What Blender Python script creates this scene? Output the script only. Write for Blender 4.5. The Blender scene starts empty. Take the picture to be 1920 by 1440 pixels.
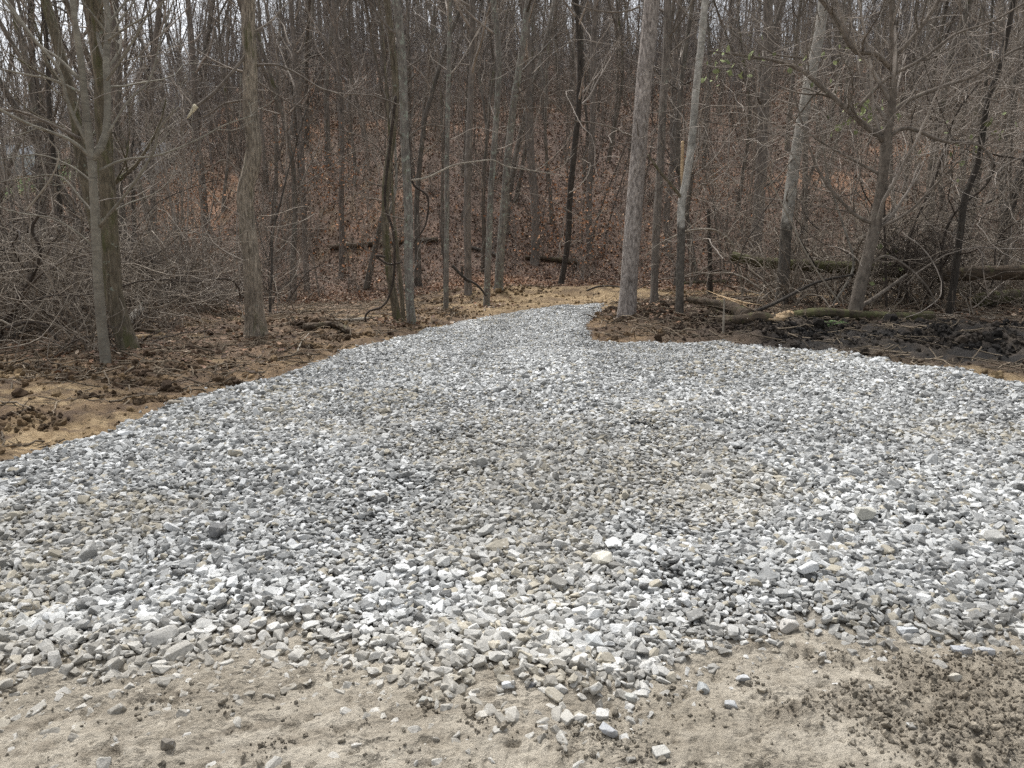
import bpy, math, bmesh
import numpy as np
from mathutils import Vector, Matrix

# ------------------------------------------------------------------ camera, sky, sun, exposure
scene = bpy.context.scene
PITCH = math.radians(11.0)
FPX = 1423.0
CAM_H = 1.6
cam_data = bpy.data.cameras.new("camera")
cam_data.sensor_width = 36.0
cam_data.lens = 36.0 * FPX / 1920.0
cam_data.clip_start = 0.05
cam_data.clip_end = 2000.0
cam = bpy.data.objects.new("camera", cam_data)
cam.location = (0, 0, CAM_H)
cam.rotation_euler = (math.pi / 2 - PITCH, 0, 0)
scene.collection.objects.link(cam)
scene.camera = cam

SUN_EL, SUN_AZ = math.radians(62), math.radians(-25)     # azimuth measured from +Y (towards the wood)
world = bpy.data.worlds.new("World")
scene.world = world
world.use_nodes = True
wn, wl = world.node_tree.nodes, world.node_tree.links
wn.clear()
sky = wn.new("ShaderNodeTexSky")
sky.sky_type = 'NISHITA'
sky.sun_disc = False
sky.sun_elevation = SUN_EL
sky.sun_rotation = SUN_AZ
sky.dust_density = 4.0
sky.air_density = 1.0
bw = wn.new("ShaderNodeRGBToBW")
wl.new(sky.outputs[0], bw.inputs[0])
tint = wn.new("ShaderNodeMix"); tint.data_type = 'RGBA'; tint.blend_type = 'MULTIPLY'
tint.inputs[0].default_value = 1.0
wl.new(bw.outputs[0], tint.inputs[6]); tint.inputs[7].default_value = (0.965, 1.0, 1.045, 1)
mixs = wn.new("ShaderNodeMix"); mixs.data_type = 'RGBA'
mixs.inputs[0].default_value = 0.88                      # an overcast layer whitens the clear sky
wl.new(sky.outputs[0], mixs.inputs[6]); wl.new(tint.outputs[2], mixs.inputs[7])
bg = wn.new("ShaderNodeBackground")
bg.inputs[1].default_value = 0.15
wl.new(mixs.outputs[2], bg.inputs[0])
wo = wn.new("ShaderNodeOutputWorld")
wl.new(bg.outputs[0], wo.inputs[0])

sun_data = bpy.data.lights.new("sun", 'SUN')
sun_data.energy = 1.5
sun_data.angle = math.radians(12)
sun_data.color = (1.0, 0.97, 0.93)
sun = bpy.data.objects.new("sun", sun_data)
sd = Vector((math.sin(SUN_AZ) * math.cos(SUN_EL), math.cos(SUN_AZ) * math.cos(SUN_EL), math.sin(SUN_EL)))
sun.rotation_euler = sd.to_track_quat('Z', 'Y').to_euler()
scene.collection.objects.link(sun)

scene.view_settings.view_transform = 'Standard'
scene.view_settings.look = 'None'
scene.view_settings.gamma = 1.0
scene.view_settings.exposure = 0.98
scene.view_settings.use_curve_mapping = False
scene.render.engine = 'CYCLES'
scene.cycles.max_bounces = 5
scene.cycles.diffuse_bounces = 3
scene.cycles.glossy_bounces = 2
scene.cycles.sample_clamp_indirect = 1.5
scene.cycles.use_denoising = False
scene.cycles.sample_clamp_direct = 6.0

# ------------------------------------------------------------------ noise
def _hash(ix, iy, iz, seed):
    h = (ix.astype(np.int64) * 374761393 + iy.astype(np.int64) * 668265263 + iz.astype(np.int64) * 2147483647 + seed * 1274126177) & 0xffffffff
    h = ((h ^ (h >> 13)) * 1274126177) & 0xffffffff
    h = ((h ^ (h >> 15)) * 2246822519) & 0xffffffff
    return ((h ^ (h >> 16)) & 0xffffff) / float(0xffffff)

def vnoise2(x, y, seed=0):
    ix, iy = np.floor(x), np.floor(y)
    fx, fy = x - ix, y - iy
    fx = fx * fx * (3 - 2 * fx); fy = fy * fy * (3 - 2 * fy)
    z = np.zeros_like(ix)
    a = _hash(ix, iy, z, seed); b = _hash(ix + 1, iy, z, seed)
    c = _hash(ix, iy + 1, z, seed); d = _hash(ix + 1, iy + 1, z, seed)
    return (a * (1 - fx) + b * fx) * (1 - fy) + (c * (1 - fx) + d * fx) * fy

def fbm(x, y, oct=4, seed=0, gain=0.5):
    s, amp, tot = 0.0, 1.0, 0.0
    c, sn = math.cos(0.6), math.sin(0.6)
    for o in range(oct):
        s = s + amp * vnoise2(x, y, seed + o * 17)
        tot += amp
        amp *= gain
        x, y = (c * x - sn * y) * 2.03 + 11.3, (sn * x + c * y) * 2.03 + 5.7
    return s / tot

def sstep(a, b, x):
    t = np.clip((x - a) / (b - a), 0, 1)
    return t * t * (3 - 2 * t)

# ------------------------------------------------------------------ pixel rays
def ray(px, py):
    dx, dy = (px - 960) / FPX, -(py - 720) / FPX
    return np.array([dx, math.cos(PITCH) + dy * math.sin(PITCH), -math.sin(PITCH) + dy * math.cos(PITCH)])

def flat(px, py):                      # where a photo point meets the level ground
    r = ray(px, py)
    t = CAM_H / -r[2]
    return (r[0] * t, r[1] * t)

def pt(px, py, Y):                     # the point of that sight line at distance Y
    r = ray(px, py)
    t = Y / r[1]
    return np.array([r[0] * t, Y, CAM_H + r[2] * t])

def poly_sdf(x, y, poly):              # negative inside
    P = np.array(poly, float); Q = np.roll(P, -1, 0)
    d = np.full(x.shape, 1e9); inside = np.zeros(x.shape, bool)
    for (ax, ay), (bx, by) in zip(P, Q):
        ex, ey = bx - ax, by - ay
        t = np.clip(((x - ax) * ex + (y - ay) * ey) / (ex * ex + ey * ey + 1e-12), 0, 1)
        d = np.minimum(d, (x - ax - t * ex) ** 2 + (y - ay - t * ey) ** 2)
        if abs(by - ay) > 1e-9:
            c = ((ay > y) != (by > y)) & (x < (bx - ax) * (y - ay) / (by - ay) + ax)
            inside ^= c
    d = np.sqrt(d)
    return np.where(inside, -d, d)

G_left = [flat(*p) for p in [(0, 872), (80, 850), (200, 815), (300, 770), (400, 738), (520, 700), (640, 663), (740, 640), (790, 622), (880, 602), (960, 590), (1080, 580), (1125, 580)]]
G_right = [flat(*p) for p in [(1128, 592), (1108, 608), (1096, 622), (1110, 638), (1150, 645), (1240, 650), (1320, 654), (1440, 660), (1560, 672), (1700, 694), (1800, 707), (1920, 726)]]
G_front = [(flat(*p)[0] * 0.97, flat(*p)[1] - 0.14) for p in [(1920, 1212), (1820, 1206), (1700, 1192), (1560, 1186), (1400, 1202), (1300, 1208), (1240, 1245), (1130, 1290), (1000, 1290), (900, 1272), (760, 1246), (620, 1205), (480, 1195), (330, 1218), (150, 1245), (0, 1262)]]
gravel_poly = [(-9.5, 2.2), (-8.0, 3.6), (-5.2, 4.6)] + G_left + G_right + [(7.5, 7.3), (10, 6.4), (11, 3.4)] + G_front + [(-3.5, 2.3)]

def lane_c(y):                         # the tan track that goes on behind the big tree
    return 1.6 + np.clip(y - 16, 0, 20) * 0.35

def h_hill(x, y):
    az = x / np.maximum(y, 1)
    amp = 23.0 * (0.55 + 0.45 * sstep(-0.62, -0.22, az)) * (1 - 0.10 * sstep(0.25, 0.7, az))
    y0 = 25.0 + 4 * sstep(-0.1, -0.5, az) - 2 * sstep(0.3, 0.7, az)
    t = np.clip((y - y0) / 76.0, 0, 1.6)
    prof = np.where(t < 1, 1 - (1 - t) ** 1.35, 1.0)
    hill = amp * prof * sstep(0, 0.10, t)
    hill = hill + (fbm(x / 14, y / 14, 3, 3) - 0.5) * 2.6 * sstep(0.03, 0.3, t)
    dip = -0.55 * sstep(17, 24, y) * sstep(0.0, -0.35, az)
    return hill + dip

def height0(x, y):                     # large forms
    r2 = np.hypot(x - 2.6, (y - 15.2) * 0.8)
    bank = 0.22 * np.exp(-(r2 / 2.0) ** 2)
    bank = bank + 0.24 * sstep(10.6, 12.6, y + 0.42 * (x - 2.5)) * sstep(2.0, 4.5, x) * (1 - sstep(17, 20, y))
    debris = 0.42 * np.exp(-(((x + 6.8) / 1.6) ** 2 + ((y - 14.4) / 1.3) ** 2))
    heap = 0.20 * np.exp(-(((y - 20.8 - 0.1 * x) / 0.8) ** 2)) * sstep(-3.2, -1.8, x) * (1 - sstep(3, 5, x)) * (0.5 + vnoise2(x * 1.3, y * 1.3, 5))
    return h_hill(x, y) + bank + debris + heap + (fbm(x / 3.1, y / 3.1, 3, 8) - 0.5) * 0.16 * sstep(4.5, 9, np.hypot(x, y))

def gz(x, y):
    return float(height(np.array([x], float), np.array([y], float))[0])

def gravel_mask(x, y):
    wob = (fbm(x * 2.2, y * 2.2, 3, 41) - 0.5) * 0.22
    return poly_sdf(x, y, gravel_poly) + wob

clod_front = [flat(*p) for p in [(1420, 1215), (1500, 1200), (1900, 1225), (2050, 1260), (2050, 1500), (1780, 1460), (1600, 1350), (1480, 1310)]]

def zones(x, y):
    d = np.hypot(x, y)
    g = gravel_mask(x, y)
    front = sstep(0.3, -0.3, y - (4.2 + 0.1 * np.abs(x))) * sstep(-12, -8, x)
    cf = sstep(0.22, -0.1, poly_sdf(x, y, clod_front) + (fbm(x * 3, y * 3, 3, 77) - 0.5) * 0.7) * sstep(0.42, 0.54, fbm(x * 3.1, y * 3.1, 3, 9))
    return d, g, front, cf

def height(x, y):
    h = height0(x, y)
    d, g, front, cf = zones(x, y)
    gm = sstep(0.12, -0.45, g)
    near = 1 - sstep(18, 30, d)
    gravel_h = 0.035 * gm + gm * near * ((fbm(x * 0.9, y * 0.9, 3, 21) - 0.5) * 0.14 + (fbm(x * 2.6, y * 2.6, 2, 22) - 0.5) * 0.06 + (fbm(x * 8, y * 8, 2, 23) - 0.5) * 0.03)
    gravel_h = gravel_h - 0.03 * gm * near * (np.exp(-((x + 0.9 - 0.05 * y) / 0.28) ** 2) + np.exp(-((x - 0.75 - 0.05 * y) / 0.28) ** 2)) * sstep(3.2, 4.6, y)
    # mud in front: soft bumps, drag streaks, crumbly patches
    s = x * 0.94 + y * 0.34; t = -x * 0.34 + y * 0.94
    streak = (fbm(s * 1.6, t * 13, 4, 31, 0.6) - 0.5) * 0.020 * sstep(0.5, -1.0, x)
    mud = (fbm(x * 3, y * 3, 3, 33) - 0.5) * 0.020 + streak + (fbm(x * 28, y * 28, 4, 34, 0.65) - 0.5) * 0.026 - 0.010 * sstep(0.035, 0.0, np.abs(fbm((x * 0.94 + y * 0.34) * 6, (-x * 0.34 + y * 0.94) * 17, 3, 45) - 0.5)) * sstep(0.42, 0.55, fbm(x * 2.2, y * 2.2, 2, 46))
    tw = -x * 0.42 + y * 0.90; sw = x * 0.90 + y * 0.42             # tyre prints slanting across the mud
    for c0 in (3.02, 3.42, 1.95):
        q = np.abs(tw - c0)
        tread = (np.abs(((sw * 13 + q * 9) % 1.0) - 0.5) < 0.2) * 1.0
        mud = mud + sstep(0.13, 0.10, q) * (-0.008 + 0.007 * tread) * sstep(1.2, 0.2, x) * sstep(0.35, 0.5, fbm(x * 2, y * 2, 2, 39)) + 0.006 * np.exp(-((q - 0.14) / 0.025) ** 2) * sstep(1.2, 0.2, x)
    pits = -0.016 * sstep(0.60, 0.72, fbm(x * 16, y * 16, 3, 36))
    clod = cf * (fbm(x * 26, y * 26, 3, 35, 0.6)) * 0.040
    # rough soil beside the gravel
    soil = (fbm(x * 1.7, y * 1.7, 4, 51) - 0.5) * 0.16 + np.abs(fbm(x * 6, y * 6, 4, 52) - 0.5) * 0.13
    track = sstep(0.3, 0.0, np.abs(t_left(x, y)) - 0.28)
    soil = soil * (1 - 0.8 * track) - 0.04 * track + 0.02 * track * (np.sin(s_left(x, y) * 26) > 0.2)
    bl = sstep(0.0, 0.5, x - 3.2) * sstep(0.5, -0.3, np.abs(y - (10.9 - 0.30 * (x - 5))) - 1.3)
    soil = soil + bl * (fbm(x * 4.5, y * 4.5, 4, 53, 0.6) - 0.4) * 0.22
    outside = (1 - gm)
    return h + gravel_h + outside * near * (front * (mud + pits + clod) + (1 - front) * soil * (1 - 0.55 * lane(x, y)))

def s_left(x, y):
    return x * 0.86 + y * 0.5
def t_left(x, y):                      # tyre track along the left gravel edge
    return (-x * 0.5 + y * 0.86) - (5.9 * 0.86 + 4.2 * 0.5)

def lane(x, y):
    c = 0.5 + np.clip(y - 16.5, 0, 9) * 0.12
    a = sstep(0.5, -0.7, np.abs(x - c) - (1.6 + 0.0 * y)) * sstep(14.5, 17.0, y) * sstep(21.5, 19.5, y)
    b = sstep(0.6, -0.6, np.abs(y - 19.3 - 0.02 * x) - 2.1) * sstep(0.5, 2.0, x) * (1 - sstep(14, 17, x))
    return np.clip(np.maximum(a, b), 0, 1)

def lerp(a, b, t):
    return a + (b - a) * t[:, None]

def tan_blobs(x, y):
    b = np.zeros_like(x)
    for px, py, rx, ry in [(90, 735, 0.7, 0.35), (30, 760, 0.6, 0.3), (110, 752, 0.5, 0.14), (60, 815, 0.75, 0.28), (170, 800, 0.4, 0.2), (20, 845, 0.5, 0.25), (270, 738, 0.2, 0.08), (1880, 705, 0.9, 0.25), (1780, 692, 0.5, 0.15), (1125, 588, 0.35, 0.8)]:
        bx, by = flat(px, py)
        b = np.maximum(b, sstep(1.3, 0.5, np.hypot((x - bx) / rx, (y - by) / ry) + (fbm(x * 5, y * 9, 3, 97) - 0.5) * 1.2))
    return b

def soil_color(x, y):
    n = len(x)
    d, g, front, cf = zones(x, y)
    C = lambda *c: np.tile(np.array(c, float), (n, 1))
    n1 = fbm(x * 0.9, y * 0.9, 4, 61); n2 = fbm(x * 4, y * 4, 4, 62); n3 = fbm(x * 14, y * 14, 3, 63)
    leaf = lerp(C(0.112, 0.076, 0.058), C(0.21, 0.142, 0.105), sstep(0.35, 0.7, n2))
    leaf = lerp(leaf, C(0.36, 0.20, 0.115), sstep(0.54, 0.70, fbm(x / 5, y / 5, 3, 64)) * 0.8)
    brown = lerp(C(0.085, 0.055, 0.034), C(0.215, 0.145, 0.080), sstep(0.32, 0.72, 0.6 * n2 + 0.4 * n3))
    tan = lerp(C(0.21, 0.142, 0.072), C(0.36, 0.262, 0.148), sstep(0.3, 0.7, n3))
    tanspot = sstep(0.56, 0.72, fbm(x * 0.7 + 9, y * 2.1, 3, 65))
    tr = sstep(0.35, 0.0, np.abs(t_left(x, y)) - 0.30) * sstep(-1.0, -2.5, x)
    brown = lerp(brown, tan, np.clip(tanspot * 0.75 + tr * 0.8 * sstep(0.3, 0.6, n2), 0, 1))
    tb = tan_blobs(x, y)
    brown = lerp(brown, tan * 0.98, np.clip(tb * sstep(0.25, 0.6, fbm(x * 3, y * 12, 4, 98)), 0, 1))
    black = lerp(C(0.026, 0.024, 0.022), C(0.085, 0.068, 0.052), sstep(0.35, 0.75, n2))
    mud = lerp(C(0.255, 0.222, 0.172), C(0.365, 0.325, 0.262), sstep(0.25, 0.75, 0.55 * fbm(x * 1.8, y * 1.8, 3, 66) + 0.45 * n3))
    stc = sstep(0.50, 0.68, fbm((x * 0.94 + y * 0.34) * 2.2, (-x * 0.34 + y * 0.94) * 22, 3, 31)) * sstep(0.8, -0.5, x)
    mud = lerp(mud, C(0.195, 0.165, 0.125), np.clip(cf * 0.5 + stc * 0.5 + 0.35 * sstep(0.58, 0.66, fbm(x * 12, y * 12, 4, 38)), 0, 0.8))
    grit = C(0.15, 0.145, 0.135)  # grit bed, darkened so the gaps between stones read as shade
    # soil band round the gravel out to the wood, then leaf litter
    wob = (n1 - 0.5) * 3.0
    soilband = sstep(1.2, -0.8, d - 17.5 + wob) 
    soilband = np.maximum(soilband, sstep(1.0, -0.5, y - 23.2 + wob * 0.4) * sstep(-5.5, -3.5, x))
    col = lerp(leaf, brown, soilband)
    leftlitter = sstep(0.0, 1.2, y - (9.3 - 0.10 * (x + 5))) * sstep(-2.6, -4.6, x)
    col = lerp(col, lerp(brown * 0.75, leaf, sstep(0.4, 0.6, n2)), leftlitter * 0.7)
    rightdark = sstep(1.6, 3.0, x + (n1 - 0.5)) * sstep(16.5, 14.8, y)
    darkbrown = lerp(C(0.050, 0.036, 0.026), C(0.11, 0.075, 0.050), n2)
    col = lerp(col, darkbrown, rightdark * 0.9)
    bl = sstep(2.9, 4.2, x + (n1 - 0.5)) * sstep(0.5, -0.3, np.abs(y - (10.9 - 0.30 * (x - 5))) - 1.25 + (n2 - 0.5) * 0.8)
    col = lerp(col, black, bl * 0.92)
    rt = sstep(0.5, 0.1, g) * sstep(4.4, 5.6, x) * sstep(5.5, 6.5, y)
    col = lerp(col, tan * 0.85, rt)
    ln = lane(x, y) * sstep(0.36, 0.60, fbm(x * 1.2, y * 5.0, 4, 69))
    col = lerp(col, lerp(brown, tan, np.full(n, 0.35)), lane(x, y))
    col = lerp(col, tan, ln)
    grass = sstep(3, 0, np.hypot(x + 37, (y - 56) * 0.5) - 6)
    col = lerp(col, C(0.10, 0.16, 0.05), grass)
    col = lerp(col, mud, front)
    fe_ = sstep(4.6, 4.0, y)
    col = lerp(col, grit, sstep(0.05, -0.15, g) * (1 - fe_) + fe_ * 0.85 * sstep(-0.10, -0.5, g))
    dust = sstep(0.52, 0.66, fbm(x * 0.8 + 3, y * 0.8, 3, 67)) * sstep(7.5, 4, y)
    col = lerp(col, mud * 0.95, sstep(0.05, -0.15, g) * dust)
    return np.clip(col, 0, 1)

# ------------------------------------------------------------------ mesh helpers
def new_mesh(name, V, F, mat=None, smooth=True, fsize=4, attrs=None):
    V = np.asarray(V, np.float32); F = np.asarray(F, np.int32).reshape(-1, fsize)
    me = bpy.data.meshes.new(name)
    me.vertices.add(len(V)); me.vertices.foreach_set("co", V.ravel())
    me.loops.add(F.size); me.loops.foreach_set("vertex_index", F.ravel())
    me.polygons.add(len(F))
    me.polygons.foreach_set("loop_start", np.arange(0, F.size, fsize, dtype=np.int32))
    me.polygons.foreach_set("use_smooth", np.full(len(F), smooth, bool))
    if attrs:
        for k, (typ, dom, data) in attrs.items():
            a = me.attributes.new(k, typ, dom)
            data = np.asarray(data)
            if typ == 'FLOAT_COLOR':
                if data.shape[1] == 3: data = np.hstack([data, np.ones((len(data), 1))])
                a.data.foreach_set("color", data.astype(np.float32).ravel())
            elif typ == 'FLOAT_VECTOR':
                a.data.foreach_set("vector", data.astype(np.float32).ravel())
            else:
                a.data.foreach_set("value", data.ravel())
    me.update(calc_edges=True)
    if mat: me.materials.append(mat)
    return me

def link(name, me, parent=None, loc=None):
    o = bpy.data.objects.new(name, me)
    scene.collection.objects.link(o)
    if loc is not None: o.location = loc
    if parent: o.parent = parent
    return o

def tag(o, label=None, cat=None, group=None, kind=None):
    if label: o["label"] = label
    if cat: o["category"] = cat
    if group: o["group"] = group
    if kind: o["kind"] = kind
    return o

def norm(v):
    return v / np.maximum(np.linalg.norm(v, axis=-1, keepdims=True), 1e-9)

def tube_batch(P, R, sides):
    """P (K,N,3), R (K,N): K tubes as one vertex and face set"""
    K, N, _ = P.shape
    T = norm(np.gradient(P, axis=1))
    m = P[:, -1] - P[:, 0]
    ref = np.zeros((K, 3)); ref[np.arange(K), np.argmin(np.abs(m), axis=1)] = 1
    u = norm(np.cross(T, ref[:, None, :])); v = np.cross(T, u)
    a = np.linspace(0, 2 * math.pi, sides, endpoint=False)
    ring = (P[:, :, None, :] + R[:, :, None, None] * (np.cos(a)[None, None, :, None] * u[:, :, None, :] + np.sin(a)[None, None, :, None] * v[:, :, None, :]))
    V = ring.reshape(-1, 3)
    idx = np.arange(K * N * sides).reshape(K, N, sides)
    A = idx[:, :-1, :]; B = idx[:, 1:, :]
    A2 = np.roll(A, -1, 2); B2 = np.roll(B, -1, 2)
    F = np.stack([A, A2, B2, B], -1).reshape(-1, 4)
    return V, F

def merge(parts):
    Vs, Fs, o = [], [], 0
    for V, F in parts:
        Vs.append(V); Fs.append(F + o); o += len(V)
    return np.vstack(Vs), np.vstack(Fs)

def grow(rng, P, R, per_m, t0, t1, ang, length, ratio, npts, wander, up=0.0, shade=0.5, rmin=0.002, kmin=0):
    """side shoots along every path of P; returns their paths and radii"""
    K, N, _ = P.shape
    seg = np.linalg.norm(np.diff(P, axis=1), axis=2); L = seg.sum(1)
    cnt = np.maximum(rng.poisson(L * (t1 - t0) * per_m), kmin)
    par = np.repeat(np.arange(K), cnt)
    M = len(par)
    if M == 0: return np.zeros((0, npts, 3)), np.zeros((0, npts))
    t = t0 + (t1 - t0) * rng.random(M)
    f = t * (N - 1); i = np.minimum(f.astype(int), N - 2); w = (f - i)[:, None]
    start = P[par, i] * (1 - w) + P[par, i + 1] * w
    T = norm(P[par, i + 1] - P[par, i])
    r0 = (R[par, i] * (1 - w[:, 0]) + R[par, i + 1] * w[:, 0])
    q = rng.normal(size=(M, 3)); q = norm(q - (q * T).sum(1, keepdims=True) * T)
    th = np.radians(ang[0] + (ang[1] - ang[0]) * rng.random(M))[:, None]
    D = np.cos(th) * T + np.sin(th) * q
    D[:, 2] += up * 0.6; D = norm(D)
    ln = length(L[par], rng.random(M)) * (1 - shade * t)
    rs = np.maximum(r0 * ratio * (0.6 + 0.5 * rng.random(M)), rmin)
    rs = np.minimum(rs, r0 * 0.95 + 1e-4)
    out = np.zeros((M, npts, 3)); out[:, 0] = start
    step = (ln / (npts - 1))[:, None]
    drift = rng.normal(size=(M, 3)) * wander * 0.25
    for k in range(1, npts):
        D = norm(D + rng.normal(size=(M, 3)) * wander + drift * 0.5 + np.array([0, 0, up * 0.35]))
        out[:, k] = out[:, k - 1] + D * step
    tt = np.linspace(0, 1, npts)[None, :]
    rad = np.maximum(rs[:, None] * (1 - 0.78 * tt), rmin * 0.6)
    return out, rad

def smooth_path(pts, n):
    pts = np.asarray(pts, float)
    if len(pts) == 2: 
        t = np.linspace(0, 1, n)[:, None]; return pts[0] * (1 - t) + pts[1] * t
    P = np.vstack([2 * pts[0] - pts[1], pts, 2 * pts[-1] - pts[-2]])
    seg = np.r_[0, np.cumsum(np.linalg.norm(np.diff(pts[:, :3], axis=0), axis=1))]
    s = np.linspace(0, seg[-1], n)
    out = []
    for v in s:
        i = min(np.searchsorted(seg, v, side='right') - 1, len(pts) - 2)
        t = (v - seg[i]) / max(seg[i + 1] - seg[i], 1e-9)
        p0, p1, p2, p3 = P[i], P[i + 1], P[i + 2], P[i + 3]
        out.append(0.5 * ((2 * p1) + (-p0 + p2) * t + (2 * p0 - 5 * p1 + 4 * p2 - p3) * t * t + (-p0 + 3 * p1 - 3 * p2 + p3) * t ** 3))
    return np.array(out)

def frames(P):
    T = norm(np.gradient(P, axis=0))
    u = np.cross(T[0], [0, 1, 0]) if abs(T[0][1]) < 0.9 else np.cross(T[0], [1, 0, 0])
    u = u / np.linalg.norm(u); U = [u]
    for k in range(1, len(P)):
        u = u - np.dot(u, T[k]) * T[k]; u /= np.linalg.norm(u); U.append(u)
    U = np.array(U)
    return T, U, np.cross(T, U)

def solid_tube(P, R, sides, relief=0.0, fu=7.0, fv=1.2, seed=0, flare=0.0, caps=True, knobs=0):
    """a single trunk, log or vine with bark relief; R (N)"""
    P = np.asarray(P); R = np.asarray(R)
    N = len(P)
    T, U, W = frames(P)
    a = np.linspace(0, 2 * math.pi, sides, endpoint=False)
    s = np.r_[0, np.cumsum(np.linalg.norm(np.diff(P, axis=0), axis=1))]
    A, S = np.meshgrid(a, s)
    rad = np.repeat(R[:, None], sides, 1)
    # broad lumps, closed round the stem
    lx, ly = np.cos(A) * 1.3 + 5, np.sin(A) * 1.3 + S * 1.1
    rad = rad * (1 + 0.16 * (fbm(lx, ly, 3, seed + 3) - 0.5))
    if relief:
        c = np.abs(fbm(np.cos(A) * fu * 0.55 + 30 + 0.3 * S, np.sin(A) * fu * 0.55 + S * fv, 3, seed) - 0.5) * 2
        c2 = fbm(np.cos(A) * fu + 3, np.sin(A) * fu + S * fv * 3.5, 2, seed + 9)
        rad = rad + relief * (c * 1.3 - 0.45 + 0.7 * (c2 - 0.5))
    if flare:
        lob = 0.65 + 0.6 * fbm(np.cos(A) * 1.6 + 2, np.sin(A) * 1.6 + 2, 2, seed + 5)
        rad = rad + flare * R[0] * np.exp(-S / (R[0] * 1.5)) * lob
    rng = np.random.default_rng(seed + 99)
    for k in range(knobs):
        ka, ks = rng.random() * 6.283, s[0] + rng.random() * (s[-1] - s[0])
        dd = np.minimum(np.abs(A - ka), 6.283 - np.abs(A - ka)) * R.mean()
        rad = rad + R.mean() * 0.45 * np.exp(-((dd / (R.mean() * 0.38)) ** 2 + ((S - ks) / (R.mean() * 0.42)) ** 2))
    ring = P[:, None, :] + rad[:, :, None] * (np.cos(A)[..., None] * U[:, None, :] + np.sin(A)[..., None] * W[:, None, :])
    V = ring.reshape(-1, 3)
    idx = np.arange(N * sides).reshape(N, sides)
    F = np.stack([idx[:-1], np.roll(idx[:-1], -1, 1), np.roll(idx[1:], -1, 1), idx[1:]], -1).reshape(-1, 4)
    if caps:
        c0, c1 = len(V), len(V) + 1
        V = np.vstack([V, P[:1] - T[:1] * R[0] * 0.15, P[-1:] + T[-1:] * R[-1] * 0.3])
        e0, e1 = idx[0], idx[-1]
        h = sides // 2
        q0 = np.array([[c0, e0[(2 * k + 2) % sides], e0[2 * k + 1], e0[2 * k]] for k in range(h)])
        q1 = np.array([[c1, e1[2 * k], e1[2 * k + 1], e1[(2 * k + 2) % sides]] for k in range(h)])
        F = np.vstack([F, q0, q1])
    return V, F

# ------------------------------------------------------------------ materials
def mat_new(name):
    m = bpy.data.materials.new(name); m.use_nodes = True
    nt = m.node_tree
    b = nt.nodes["Principled BSDF"]
    b.inputs["Roughness"].default_value = 0.9
    b.inputs["Specular IOR Level"].default_value = 0.25
    return m, nt, b

class NT:
    def __init__(s, nt): s.nt = nt
    def n(s, t, **k):
        x = s.nt.nodes.new(t)
        for a, v in k.items(): setattr(x, a, v)
        return x
    def l(s, a, b): s.nt.links.new(a, b)
    def noise(s, vec, scale, detail=4, rough=0.6):
        x = s.n("ShaderNodeTexNoise"); x.inputs["Scale"].default_value = scale
        x.inputs["Detail"].default_value = detail; x.inputs["Roughness"].default_value = rough
        if vec is not None: s.l(vec, x.inputs["Vector"])
        return x.outputs["Fac"]
    def ramp(s, fac, stops):
        x = s.n("ShaderNodeValToRGB"); s.l(fac, x.inputs[0])
        e = x.color_ramp.elements
        e[0].position, e[0].color = stops[0][0], (*stops[0][1], 1)
        e[1].position, e[1].color = stops[-1][0], (*stops[-1][1], 1)
        for p, c in stops[1:-1]:
            q = e.new(p); q.color = (*c, 1)
        return x.outputs[0]
    def mix(s, fac, a, b, blend='MIX'):
        x = s.n("ShaderNodeMix", data_type='RGBA', blend_type=blend)
        for sock, v in ((x.inputs[0], fac), (x.inputs[6], a), (x.inputs[7], b)):
            if hasattr(v, "is_output"): s.l(v, sock)
            elif isinstance(v, tuple): sock.default_value = (*v, 1)
            else: sock.default_value = v
        return x.outputs[2]
    def map(s, vec, scale):
        x = s.n("ShaderNodeMapping"); s.l(vec, x.inputs[0]); x.inputs["Scale"].default_value = scale
        return x.outputs[0]
    def rng(s, v, a, b, c=0.0, d=1.0):
        x = s.n("ShaderNodeMapRange"); s.l(v, x.inputs[0])
        for k, q in enumerate((a, b, c, d)): x.inputs[k + 1].default_value = q
        return x.outputs[0]
    def bump(s, h, dist, strength=1.0):
        x = s.n("ShaderNodeBump"); s.l(h, x.inputs["Height"]); x.inputs["Distance"].default_value = dist
        x.inputs["Strength"].default_value = strength
        return x.outputs[0]

W3 = lambda v: (v, v, v)

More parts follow.
